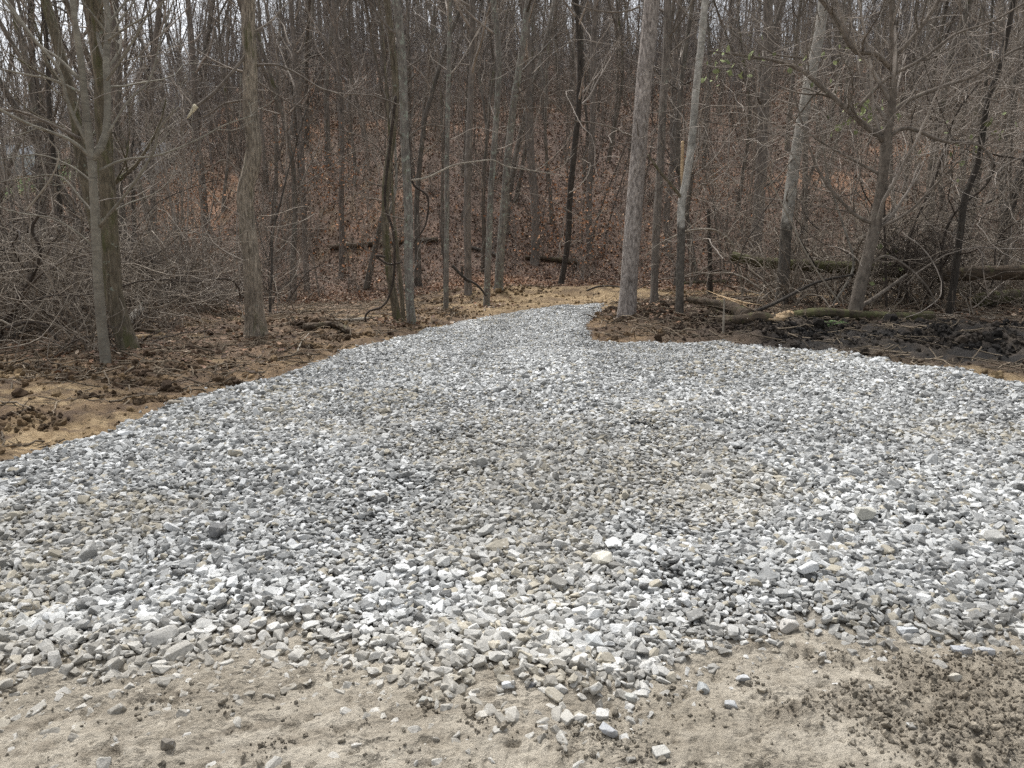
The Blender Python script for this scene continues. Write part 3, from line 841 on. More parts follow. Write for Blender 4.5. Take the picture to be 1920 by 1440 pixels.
cx_, cy_, cs_ = [], [], []
def clump(x0, y0, r, n, size):
    a = rng.uniform(0, 6.283, n); q = r * np.sqrt(rng.random(n))
    cx_.append(x0 + q * np.cos(a)); cy_.append(y0 + q * np.sin(a) * 0.8); cs_.append(np.exp(rng.normal(math.log(size), 0.4, n)))
for px, py, r, n, sz in [(160, 715, .16, 60, .05), (165, 750, .16, 60, .05), (235, 715, .14, 40, .045), (290, 715, .25, 90, .05), (430, 715, .14, 60, .06), (320, 728, .12, 40, .05), (280, 752, .15, 50, .04), (60, 790, .3, 70, .035),
                         (560, 655, .3, 60, .05), (350, 690, .3, 60, .05), (25, 700, .3, 80, .05), (600, 616, .5, 160, .07), (480, 640, .4, 90, .05), (300, 600, .8, 240, .07), (640, 640, .3, 60, .05),
                         (850, 552, .7, 160, .09), (900, 548, .7, 160, .09), (960, 546, .8, 200, .10), (1020, 545, .7, 160, .09), (1070, 543, .7, 120, .08), (980, 556, .9, 120, .06), (1135, 600, .35, 120, .05), (1200, 610, .6, 160, .05),
                         (1500, 650, .5, 160, .06), (1560, 640, .5, 160, .06), (1640, 635, .5, 180, .07), (1720, 640, .6, 220, .07), (1800, 640, .6, 220, .07), (1880, 645, .6, 220, .07), (1760, 665, .5, 150, .06), (1850, 670, .5, 150, .06), (1400, 640, .5, 120, .05), (1320, 630, .5, 100, .045)]:
    fx_, fy_ = flat(px, py); clump(fx_, fy_, r, n, sz)
cx_, cy_, cs_ = map(np.concatenate, (cx_, cy_, cs_)); k = (gravel_mask(cx_, cy_) > 0.1) & (tan_blobs(cx_, cy_) < 0.5)
clods("earth_clumps", "clumps of dark churned earth thrown up beside the drive", rng, cx_[k], cy_[k], np.minimum(cs_[k], 0.22), 0.15, 0.62)

# dry leaves
def leaf_mesh(seed):
    rng = np.random.default_rng(seed)
    n = 5
    u = np.linspace(-0.5, 0.5, n); w = np.array([0.02, 0.26, 0.34, 0.24, 0.02]) * (0.8 + 0.5 * rng.random())
    curl = rng.uniform(0.1, 0.5); V = []
    for a, b in zip(u, w):
        V += [(a, -b, curl * (b * b * 3 + a * a)), (a, 0, -0.02 + curl * a * a), (a, b, curl * (b * b * 3 + a * a * 1.4))]
    F = []
    for i in range(n - 1):
        for j in range(2):
            F.append((i * 3 + j, i * 3 + j + 1, i * 3 + j + 4, i * 3 + j + 3))
    return new_mesh("leaf", V, F, M['leafm'], True)
leaf_coll = proto_coll("leaf", [leaf_mesh(k) for k in range(6)])
pal = np.array([[0.31, 0.18, 0.11], [0.20, 0.13, 0.095], [0.38, 0.25, 0.165], [0.13, 0.092, 0.07], [0.45, 0.35, 0.26], [0.26, 0.165, 0.115]])
def leaves(name, label, x, y, z, size, tilt=0.5, bright=1.0, p=None, hue=(1, 1, 1)):
    n = len(x)
    rot = np.stack([rng.normal(0, tilt, n), rng.normal(0, tilt, n), rng.uniform(0, 6.283, n)], 1)
    col = pal[rng.choice(6, n, p=p)] * np.array(hue) * (bright * rng.uniform(0.7, 1.25, n))[:, None]
    o = scatter(name, leaf_coll, np.stack([x, y, z], 1), rot, np.repeat(size[:, None], 3, 1), rng.integers(0, 6, n), np.clip(col, 0, 1))
    return tag(o, label)
n = 190000
yy = 21 + 50 * rng.random(n) ** 1.5; xx = yy * rng.uniform(-0.85, 0.85, n)
k = (lane(xx, yy) < 0.2) & ((yy > 23.4) | (xx < -4) | (xx > 9)); xx, yy = xx[k], yy[k]
leaves("leaf_litter", "brown and russet leaf litter covering the wooded slope", xx, yy, height(xx, yy) + 0.03, rng.uniform(0.06, 0.11, len(xx)) * (1 + 0.7 * sstep(30, 60, yy)), 0.5)
# litter round the near trees
x, y = samp(16000, -13, 15, 8, 22)
k = (gravel_mask(x, y) > 0.3) & (lane(x, y) < 0.2) & (np.abs(x) < 0.8 * y + 1) & (((x < -3) & (y > 9.0)) | ((x > 2.2) & (y > 12.2 - 0.35 * (x - 3)))) & (rng.random(len(x)) < 0.15 + 0.75 * sstep(0.45, 0.65, fbm(x, y, 3, 93)))
x, y = x[k], y[k]
leaves("fallen_leaves", "fallen leaves between the trees beside the clearing", x, y, height(x, y) + 0.02, rng.uniform(0.05, 0.10, len(x)), 0.4, 0.9)

# ------------------------------------------------------------------ twig litter (sticks on the soil)
def stick_mesh(seed):
    rng = np.random.default_rng(seed)
    p = np.zeros((1, 6, 3)); p[0, :, 0] = np.linspace(-0.5, 0.5, 6); p[0, 1:, 1:] = np.cumsum(rng.normal(0, 0.035, (5, 2)), 0)
    P2, R2 = grow(rng, p, np.full((1, 6), 0.014), 3, 0.2, 0.9, (30, 60), lambda L, r: 0.15 + 0.25 * r, 0.7, 4, 0.2, 0, 0.3, 0.005)
    parts = [tube_batch(p, np.linspace(0.016, 0.008, 6)[None], 4)]
    if len(P2): parts.append(tube_batch(P2, R2, 3))
    V, F = merge(parts)
    return new_mesh("stick", V, F, M['clod'], True)
stick_coll = proto_coll("stick", [stick_mesh(k) for k in range(6)])
x, y = samp(26000, -12, 14, 5, 22)
k = (gravel_mask(x, y) > 0.15) & (lane(x, y) < 0.3) & (np.abs(x) < 0.8 * y + 1) & (rng.random(len(x)) < np.where((x < -3) & (y > 8) | (x > 2.2) & (y > 11), 0.6, 0.28))
x, y = x[k], y[k]; n = len(x)
o = scatter("stick_litter", stick_coll, np.stack([x, y, height(x, y) + 0.015], 1), np.stack([rng.normal(0, .15, n), rng.normal(0, .15, n), rng.uniform(0, 6.283, n)], 1),
        np.repeat(rng.uniform(0.2, 0.75, n)[:, None], 3, 1), rng.integers(0, 6, n), np.array([0.22, 0.175, 0.125]) * rng.uniform(0.3, 1.3, n)[:, None])
tag(o, "thin broken sticks lying on the soil between the trees")

# ------------------------------------------------------------------ key trees
def crown_parts(rng, P, R, lv=(2.2, 5.0, 6.0), s1=0.45, rmin=0.0030, up=0.25, t0=0.15, lmax=3.2, third=True):
    """finer branching on given limbs -> merged geometry"""
    out = []
    P1, R1 = grow(rng, P, R, lv[0], t0, 0.98, (30, 65), lambda L, r: np.minimum(s1 * L * (0.5 + r), lmax) + 0.1, 0.55, 8, 0.16, up, 0.45, rmin * 1.6)
    if len(P1):
        out.append(tube_batch(P1, R1, 4))
        P2, R2 = grow(rng, P1, R1, lv[1], 0.12, 0.98, (30, 65), lambda L, r: np.minimum(0.42 * L * (0.5 + r), 1.3) + 0.06, 0.6, 5, 0.18, up * 0.8, 0.4, rmin * 1.15)
        if len(P2):
            out.append(tube_batch(P2, R2, 3))
            if third:
                P3, R3 = grow(rng, P2, R2, lv[2], 0.15, 0.98, (25, 60), lambda L, r: np.minimum(0.5 * L * (0.5 + r), 0.5) + 0.04, 0.7, 4, 0.15, up * 0.5, 0.3, rmin)
                if len(P3): out.append(tube_batch(P3, R3, 3))
    return out

def extend(path, to_z, drift, rng, wob=0.10):
    p = [np.array(q) for q in path]
    d = p[-1] - p[-2]; d = d / np.linalg.norm(d)
    while p[-1][2] < to_z:
        d = norm(d + np.array([rng.normal() * wob, rng.normal() * wob, 0.25]) + drift)
        p.append(p[-1] + d * 1.4)
    return p

FEET = []
def key_tree(name, label, base_px, pix, w0, w1, mat, limbs=(), seed=1, height_to=13, relief=0.012, sides=28, lean_y=0.0, knobs=0,
             limb_k=0.70, autolimbs=14, auto_from=0.35, limb_mat='limb', twig_mat='twig', cat="tree", flare=0.75, broken=False, group=None, Y=None, fu=7, fv=1.3, low=0.0, dens=1.0):
    """pix: photo points up the stem; w0/w1 stem widths in photo pixels at foot and at the last point"""
    rng = np.random.default_rng(seed)
    if Y is None:
        bx, by = foot(*base_px)
    else:
        bx, by = pt(base_px[0], base_px[1], Y)[:2]
    z0 = gz(bx, by); FEET.append((bx, by))
    root = bpy.data.objects.new(name, None); scene.collection.objects.link(root)
    root.location = (bx, by, z0); root.empty_display_size = 0.2
    tag(root, label, cat, group)
    org = np.array([bx, by, z0])
    pts = [org + np.array([0, 0, -0.15]), org]
    for k, q in enumerate(pix):
        yy = by + lean_y * (k + 1) / len(pix) + (q[2] if len(q) > 2 else 0)
        pts.append(pt(q[0], q[1], yy))
    n_vis = len(pts)
    depth = by * math.cos(PITCH)
    if w0 < 30: w0, w1 = w0 * 0.95, w1 * 0.9
    r0, r1 = w0 / FPX * depth / 2, w1 / FPX * depth / 2
    vis_len = sum(np.linalg.norm(pts[i + 1] - pts[i]) for i in range(n_vis - 1))
    if not broken: pts = extend(pts, height_to, np.array([0, 0, 0]), rng)
    n1 = max(int(vis_len / 0.035), 20)
    tot = np.sum(np.linalg.norm(np.diff(np.array(pts), axis=0), axis=1))
    vis = smooth_path(pts[:n_vis], min(n1, 170))
    s = np.linspace(0, 1, len(vis)); rv = r0 + (r1 - r0) * s
    if not broken:
        rest = smooth_path(pts[n_vis - 1:], 26)[1:]
        rr = r1 * (1 - 0.92 * np.linspace(0, 1, 27)[1:-1] if False else 1 - 0.9 * np.linspace(0.03, 1, len(rest)))
        path = np.vstack([vis, rest]); rad = np.r_[rv, rr]
    else:
        path, rad = vis, rv
    V, F = solid_tube(path, rad, sides, relief, fu, fv, seed, flare, True, knobs)
    tr = link("trunk", new_mesh("trunk", V - org, F, M[mat]), root)
    # limbs taken from the photograph: (points, start width, end width, detail, material)
    for li, L in enumerate(limbs):
        pl, lw0, lw1 = L[0], L[1], L[2]
        opt = L[3] if len(L) > 3 else {}
        dy = opt.get('dy', rng.uniform(-0.6, 0.6))
        lp = [pt(q[0], q[1], by + dy * (k / max(len(pl) - 1, 1)) + (lean_y * 0.5)) for k, q in enumerate(pl)]
        if opt.get('ext'):
            lp = extend(lp, opt['ext'], np.array([0, 0, 0]), rng, 0.12)
        N_ = 26
        p = smooth_path(lp, N_)
        a, b = limb_k * lw0 / FPX * depth / 2, limb_k * lw1 / FPX * depth / 2
        r = a + (b - a) * np.linspace(0, 1, N_) ** 0.8
        parts = [solid_tube(p, r, 10, 0.004 if a > 0.02 else 0, 5, 2, seed + li, 0.0, True)]
        if opt.get('twigs', 1):
            parts += crown_parts(rng, p[None], r[None], opt.get('lv', (2.2, 4.0, 4.0)), opt.get('s1', 0.4), 0.0034, opt.get('up', 0.2), 0.12, opt.get('lmax', 1.8))
        V, F = merge(parts)
        lo = link("limb", new_mesh("limb", V - org, F, M[opt.get('mat', limb_mat)]), root)
        if opt.get('label'): lo["label"] = opt['label']
        if opt.get('tip'):      # torn pale wood
            q = smooth_path([pt(*opt['tip'][0], by + dy), pt(*opt['tip'][1], by + dy)], 8)
            rr = np.linspace(b * 2.0, b * 0.4, 8)
            V, F = solid_tube(q, rr, 8, 0.006, 5, 2, 3, 0, True)
            to = link("torn_end", new_mesh("torn_end", V - org, F, M['cream']), lo)
            to["label"] = "freshly torn cream coloured wood"
    # the upper crown above
    if autolimbs:
        per = autolimbs / max(tot * (1 - auto_from), 1)
        Pm, Rm = path[None], rad[None]
        # resample uniformly for growth
        Pu = smooth_path(path[::max(len(path) // 40, 1)], 48)[None]
        Ru = np.interp(np.linspace(0, 1, 48), np.linspace(0, 1, len(rad)), rad)[None]
        P1, R1 = grow(rng, Pu, Ru, per, auto_from, 0.98, (35, 65), lambda L, r: 1.2 + 2.6 * r, 0.42, 12, 0.11, 0.22, 0.4, 0.008)
        parts = []
        if len(P1): parts = [tube_batch(P1, R1, 5)] + crown_parts(rng, P1, R1, (1.5 * dens, 2.4 * dens, 2.5), 0.4, 0.003, 0.2, 0.2, 1.8, third=False)
        if low:
            P1, R1 = grow(rng, Pu[:, :int(48 * auto_from) + 8], Ru[:, :int(48 * auto_from) + 8], low, 0.15, 1.0, (45, 85), lambda L, r: 0.5 + 1.3 * r, 0.18, 9, 0.13, 0.1, 0.2, 0.004)
            if len(P1): parts += [tube_batch(P1, R1, 4)] + crown_parts(rng, P1, R1, (3.0, 4.0, 3.0), 0.4, 0.0034, 0.1, 0.1, 1.0)
        if parts:
            V, F = merge(parts)
            link("crown", new_mesh("crown", V - org, F, M[twig_mat]), root)
    return root

def foot(px, py):
    """where the sight line meets the ground"""
    r = ray(px, py)
    ts = np.linspace(2, 140, 2800)
    X, Y_, Z = r[0] * ts, r[1] * ts, CAM_H + r[2] * ts
    hh = height0(X, Y_)
    i = np.argmax(Z < hh)
    if not (Z < hh).any(): i = len(ts) - 1
    return X[i], Y_[i]

# 1 smooth grey forked tree on the left
key_tree("smooth_bark_tree", "slim smooth grey tree forking low with long fanned branches, in front of mossy trunk", (199, 683),
    [(190, 600), (184, 520), (180, 430), (174, 330), (170, 290), (160, 200), (152, 120), (140, 40)], 21, 12, 'smooth',
    limbs=[
        ([(172, 300), (196, 262), (202, 200), (199, 110), (203, 60), (196, -20)], 17, 9, {'ext': 7, 'label': 'upright right fork'}),
        ([(172, 296), (130, 262), (60, 235), (0, 205), (-60, 170)], 9, 4, {}),
        ([(165, 270), (130, 200), (110, 130), (60, 70), (10, 5), (-30, -40)], 9, 5, {}),
        ([(150, 150), (110, 110), (70, 80), (20, 10), (-10, -30)], 8, 4, {}),
        ([(155, 175), (100, 150), (40, 138), (-40, 120)], 6, 2.5, {}),
        ([(186, 320), (230, 300), (300, 290), (370, 262), (420, 235), (480, 215)], 6, 2, {}),
        ([(186, 425), (215, 390), (250, 345), (285, 290), (300, 240), (335, 200)], 8, 3, {'label': 'long branch rising to the right'}),
        ([(180, 468), (150, 440), (100, 410), (40, 400), (-30, 380)], 5, 2, {}),
        ([(176, 400), (150, 370), (110, 330), (40, 335), (-20, 345)], 5, 2, {}),
        ([(172, 340), (130, 310), (70, 290), (0, 300)], 5, 2, {}),
        ([(200, 150), (235, 100), (270, 40), (300, -30)], 6, 3, {}),
        ([(203, 250), (240, 190), (280, 150), (300, 80), (325, 0)], 5, 2.5, {}),
        ([(203, 75), (240, 50), (290, 20), (330, -30)], 5, 2.5, {}),
    ], seed=11, height_to=9, relief=0.002, sides=22, autolimbs=14, auto_from=0.45, flare=0.35, knobs=5, low=1.4, limb_mat='smooth', limb_k=0.85)
# 2 mossy twin-stem tree behind it
key_tree("mossy_tree", "thick mossy leaning tree right behind the smooth grey one, splitting halfway up", (243, 664),
    [(225, 600), (212, 540), (207, 460), (203, 380), (197, 290), (192, 200), (188, 100), (180, 0)], 36, 22, 'mossy',
    limbs=[([(214, 570), (190, 480), (168, 380), (150, 290), (138, 200), (110, 90), (85, 0), (60, -60)], 28, 24, {'ext': 10, 'mat': 'mossy', 'dy': 0.5, 's1': 0.15, 'label': 'left stem leaning outwards'}),
           ([(190, 190), (175, 90), (160, 0), (150, -60)], 18, 12, {'ext': 9, 'mat': 'furrow', 's1': 0.2}),
           ([(150, 260), (90, 230), (30, 208), (-50, 205)], 10, 6, {'label': 'low bough reaching out of the picture'})],
    seed=22, height_to=14, relief=0.014, autolimbs=12, flare=0.5)
# 3 shaggy furrowed tree
key_tree("furrowed_tree", "straight tree with shaggy furrowed bark standing alone left of the drive", (481, 630),
    [(476, 560), (472, 490), (463, 420), (460, 360), (472, 310), (476, 270), (470, 200), (470, 120), (467, 60), (466, 0)], 35, 22, 'furrow',
    limbs=[([(470, 92), (440, 130), (405, 170), (368, 200)], 9, 7, {'tip': ((368, 198), (351, 222)), 'twigs': 0, 'label': 'snapped branch hanging to the left'}),
           ([(482, 122), (520, 122), (560, 140), (600, 165), (640, 180), (700, 230)], 7, 3, {}),
           ([(458, 188), (420, 195), (390, 215), (350, 232), (330, 240)], 6, 2, {}),
           ([(452, 325), (420, 300), (390, 320), (355, 350)], 5, 2, {}),
           ([(478, 150), (540, 190), (600, 210)], 5, 2, {})],
    seed=33, relief=0.020, sides=40, autolimbs=16, auto_from=0.4, low=0.8, fu=9, fv=1.5)
# 4 group at the left of the drive's throat
key_tree("lichen_tree", "slender grey tree spotted with pale lichen at the left rim of the drive, curving foot", (772, 612),
    [(768, 560), (766, 480), (766, 400), (762, 320), (758, 240), (756, 150), (750, 60), (743, 0)], 18, 16, 'lichen',
    limbs=[([(768, 338), (800, 333), (850, 310), (890, 303), (925, 300), (950, 312), (1000, 320), (1060, 330)], 5, 2, {'mat': 'deadwood', 'lv': (1.5, 2, 1), 'label': 'pale thin branch arching to the right'}),
           ([(760, 260), (800, 235), (840, 238)], 5, 2, {}),
           ([(755, 200), (700, 180), (640, 175), (600, 165)], 5, 2, {})],
    seed=44, relief=0.006, sides=20, autolimbs=16, auto_from=0.35, low=0.9)
key_tree("vine_clad_tree", "moss green trunk wrapped in vines just left of the lichen spotted tree", (745, 598),
    [(735, 540), (725, 470), (722, 400), (725, 330), (735, 260), (742, 180), (736, 90), (725, 0)], 17, 13, 'mossy',
    limbs=[([(722, 420), (742, 350), (740, 240), (745, 150)], 9, 5, {'mat': 'pale', 'twigs': 0}),
           ([(728, 300), (700, 270), (660, 250), (620, 240)], 5, 2, {}),
           ([(724, 350), (690, 340), (650, 300), (600, 280)], 5, 2, {})], seed=45, relief=0.006, sides=16, autolimbs=12, low=1.0)
key_tree("leaning_sapling", "thin mossy stem leaning left between lichen tree and vine clad trunk", (757, 605),
    [(752, 540), (745, 470), (738, 400), (735, 330)], 10, 5, 'mossy', seed=46, relief=0.003, sides=12, autolimbs=8, height_to=7, low=0.8)
mids = [
    # base px,py ; path ; w0,w1 ; mat ; label
    ((836, 582), [(837, 500), (838, 400), (838, 300), (840, 200), (842, 100), (844, 0)], 11, 8, 'lichen', "thin straight speckled tree, first right of the lichen tree by the drive"),
    ((912, 574), [(914, 520), (917, 450), (920, 370), (925, 300), (932, 200), (935, 100), (925, 0)], 13, 11, 'lichen', "slim grey tree whose foot stands in the tan soil with a dark branch"),
    ((878, 553), [(877, 480), (876, 400), (878, 300), (882, 200), (886, 100), (886, 0)], 15, 12, 'grey', "dark straight tree behind the heap of yellow soil"),
    ((935, 546), [(938, 480), (944, 400), (952, 300), (962, 200), (978, 100), (990, 0)], 17, 12, 'lichen', "lichen green tree leaning right at the soil heap"),
    ((1051, 535), [(1058, 500), (1066, 440), (1068, 380), (1075, 300), (1085, 200), (1088, 100), (1080, 0)], 12, 11, 'dark', "tree with slanting dark foot at the edge of the leafy slope"),
    ((1003, 495), [(1004, 440), (1003, 380), (996, 300), (992, 200), (990, 100), (985, 0)], 17, 13, 'grey', "stout grey trunk midway up the leafy slope behind the drive"),
    ((576, 545), [(573, 470), (570, 400), (566, 300), (560, 200), (552, 100), (545, 0)], 12, 9, 'grey', "grey tree in the thicket between furrowed tree and vine clad trunk"),
    ((640, 520), [(641, 440), (640, 380), (641, 300), (640, 200), (632, 100), (625, 0)], 11, 9, 'grey', "grey upright tree over the dark hollow left of the vine clad trunk"),
    ((386, 475), [(384, 400), (378, 330), (368, 250), (364, 150), (358, 60), (352, 0)], 14, 10, 'grey', "slim tree up the slope left of the furrowed tree"),
    ((296, 560), [(292, 480), (288, 400), (285, 300), (283, 200), (290, 100), (300, 0)], 12, 10, 'grey', "grey tree behind the brush heap on the left"),
    ((222, 540), [(220, 450), (218, 380), (215, 300), (214, 200), (212, 100), (214, 0)], 16, 13, 'grey', "pale upright trunk glimpsed just right of the mossy tree"),
    ((1106, 480), [(1104, 400), (1108, 300), (1112, 200), (1112, 100), (1118, 0)], 12, 10, 'grey', "straight tree on the slope left of the big ash trunk"),
    ((1420, 520), [(1418, 460), (1424, 380), (1428, 300), (1432, 200), (1440, 100), (1440, 0)], 24, 18, 'grey', "stout grey trunk behind the raised fallen log on the right"),
    ((1255, 480), [(1250, 400), (1262, 300), (1262, 200), (1268, 100), (1275, 0)], 14, 11, 'grey', "grey trunk on the leafy slope between the two near right trees"),
    ((60, 560), [(66, 460), (74, 380), (72, 300), (70, 200), (60, 100), (58, 0)], 13, 11, 'dark', "dark thin tree in the far left thicket"),
    ((112, 590), [(106, 480), (112, 380), (100, 290), (92, 200), (90, 120), (80, 0)], 10, 8, 'dark', "dark crooked stem among the left brambles"),
]
for i, (b, p, w0, w1, m_, lab) in enumerate(mids):
    key_tree("slope_tree" if b[1] < 530 else "slim_tree", lab, b, p, w0, w1, m_, seed=60 + i, relief=0.006, sides=16, autolimbs=18, auto_from=0.3, height_to=17, low=0.9, flare=0.45, dens=1.0, twig_mat='pale_twig' if i % 3 else 'twig')
# big ash on the right of the throat
key_tree("ash_tree", "biggest trunk, pale brown flecked bark, standing at the inner bend of the drive", (1175, 593),
    [(1180, 530), (1184, 460), (1190, 380), (1196, 300), (1202, 220), (1209, 140), (1217, 60), (1222, 0)], 33, 27, 'ash',
    limbs=[([(1183, 255), (1150, 240), (1110, 230), (1075, 225), (1040, 195), (1010, 165), (980, 140)], 5, 2.5, {'dy': -0.5, 'lv': (2, 2.5, 2)}),
           ([(1200, 12), (1170, 22), (1120, 20), (1070, 5)], 5, 3, {})],
    seed=77, relief=0.008, sides=48, autolimbs=14, auto_from=0.42, low=0.15, fu=12, fv=2.2, flare=0.35, height_to=17)
key_tree("companion_tree", "darker trunk standing close behind the right side of the biggest trunk", (1226, 573),
    [(1228, 500), (1231, 420), (1236, 340), (1240, 260), (1244, 180), (1250, 90), (1252, 0)], 16, 15, 'grey', seed=78, relief=0.010, autolimbs=14, low=0.5,
    limbs=[([(1240, 215), (1210, 190), (1180, 200)], 4, 2, {}), ([(1246, 110), (1290, 70), (1320, 55)], 5, 2, {})])
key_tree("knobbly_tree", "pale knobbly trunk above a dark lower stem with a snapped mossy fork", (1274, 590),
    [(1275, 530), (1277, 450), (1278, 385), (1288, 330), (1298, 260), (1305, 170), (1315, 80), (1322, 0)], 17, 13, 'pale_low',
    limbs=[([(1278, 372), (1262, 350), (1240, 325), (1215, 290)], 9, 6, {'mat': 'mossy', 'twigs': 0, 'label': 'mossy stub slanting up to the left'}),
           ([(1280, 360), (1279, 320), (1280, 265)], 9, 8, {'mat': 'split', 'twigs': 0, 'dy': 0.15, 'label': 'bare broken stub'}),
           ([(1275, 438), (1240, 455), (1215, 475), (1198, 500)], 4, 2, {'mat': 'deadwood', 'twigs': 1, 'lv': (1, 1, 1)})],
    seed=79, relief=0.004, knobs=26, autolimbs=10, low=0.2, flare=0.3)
key_tree("snag", "dead bare post like stump of a tree without a top", (1331, 556), [(1331, 500), (1330, 440), (1328, 393)], 12, 6, 'dark', seed=80, relief=0.010, autolimbs=0, broken=True, cat="dead tree", flare=0.2)
key_tree("arching_sapling", "dead pale sapling arching left over the broken log", (1393, 560), [(1387, 510), (1375, 462), (1355, 440), (1330, 430), (1285, 434), (1262, 445)], 7, 3, 'deadwood', seed=81, relief=0.0, sides=8, autolimbs=0, broken=True, cat="dead tree", flare=0.0)
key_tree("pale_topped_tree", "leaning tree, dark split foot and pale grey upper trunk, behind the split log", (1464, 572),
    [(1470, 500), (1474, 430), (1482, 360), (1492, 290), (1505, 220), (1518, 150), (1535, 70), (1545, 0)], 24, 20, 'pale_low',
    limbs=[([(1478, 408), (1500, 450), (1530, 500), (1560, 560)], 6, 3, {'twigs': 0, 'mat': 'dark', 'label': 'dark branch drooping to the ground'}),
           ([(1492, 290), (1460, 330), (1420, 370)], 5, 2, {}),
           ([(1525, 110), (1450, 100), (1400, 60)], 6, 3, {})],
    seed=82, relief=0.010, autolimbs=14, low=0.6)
key_tree("thicket_tree", "many branched spreading tree with split foot in the right thicket", (1600, 600),
    [(1612, 540), (1630, 470), (1645, 400), (1655, 330), (1662, 262), (1672, 190), (1676, 130), (1674, 60), (1672, 0)], 26, 12, 'limb',
    limbs=[([(1660, 265), (1610, 225), (1560, 180), (1500, 130), (1460, 115), (1400, 105), (1330, 95)], 13, 3, {'lv': (3.5, 4, 4), 'up': 0.1, 'lmax': 1.8, 'label': 'thick mossy bough reaching left'}),
           ([(1660, 262), (1700, 240), (1770, 265), (1830, 270), (1860, 300), (1850, 340)], 8, 4, {'up': 0.3, 'label': 'bough curling down to the right'}),
           ([(1664, 220), (1700, 190), (1760, 165), (1830, 140), (1900, 95), (1960, 80)], 9, 4, {}),
           ([(1610, 200), (1660, 150), (1730, 110), (1790, 65), (1860, 40), (1930, 0)], 7, 3, {}),
           ([(1672, 130), (1640, 100), (1600, 95), (1570, 40), (1540, 0)], 9, 5, {'ext': 6}),
           ([(1674, 110), (1720, 60), (1760, 0), (1780, -50)], 8, 5, {'ext': 6}),
           ([(1640, 420), (1600, 400), (1540, 330), (1510, 250), (1490, 180)], 8, 3, {'lv': (3, 4, 3)}),
           ([(1640, 430), (1700, 400), (1760, 340), (1800, 300)], 7, 3, {}),
           ([(1625, 500), (1660, 480), (1700, 500), (1740, 540), (1755, 575)], 6, 3, {'up': 0.0}),
           ([(1655, 330), (1600, 300), (1530, 260), (1470, 210)], 6, 2, {'lv': (3, 4, 3)})],
    seed=83, relief=0.008, autolimbs=24, auto_from=0.15, low=1.6, flare=0.9, height_to=9, limb_k=1.0, twig_mat='pale_twig')
key_tree("second_stem_tree", "thin pale stem leaning left in front of the right thicket tree", (1560, 590), [(1600, 500), (1580, 420), (1552, 330), (1540, 250), (1522, 170)], 5, 3, 'pale', seed=84, relief=0, sides=8, autolimbs=16, auto_from=0.2, height_to=5, flare=0, Y=14.0)
key_tree("right_leaning_tree", "dark tree leaning in from the right picture edge with a low curved bough", (1872, 560),
    [(1880, 480), (1888, 420), (1902, 360), (1925, 300), (1945, 200), (1960, 100), (1970, 0)], 20, 18, 'dark',
    limbs=[([(1905, 345), (1870, 370), (1830, 390), (1790, 398), (1775, 430), (1768, 500)], 8, 4, {'mat': 'dark', 'up': 0.3}),
           ([(1935, 250), (1880, 250), (1820, 255), (1770, 230)], 6, 2, {})],
    seed=85, relief=0.008, autolimbs=14, low=1.0)
key_tree("right_dark_tree", "dark bent stem left of the leaning tree in the right thicket", (1780, 590),
    [(1790, 520), (1800, 440), (1810, 370), (1835, 300), (1850, 200), (1880, 100), (1900, 0)], 14, 10, 'dark', seed=86, relief=0.006, autolimbs=16, auto_from=0.25, low=1.2, sides=16)

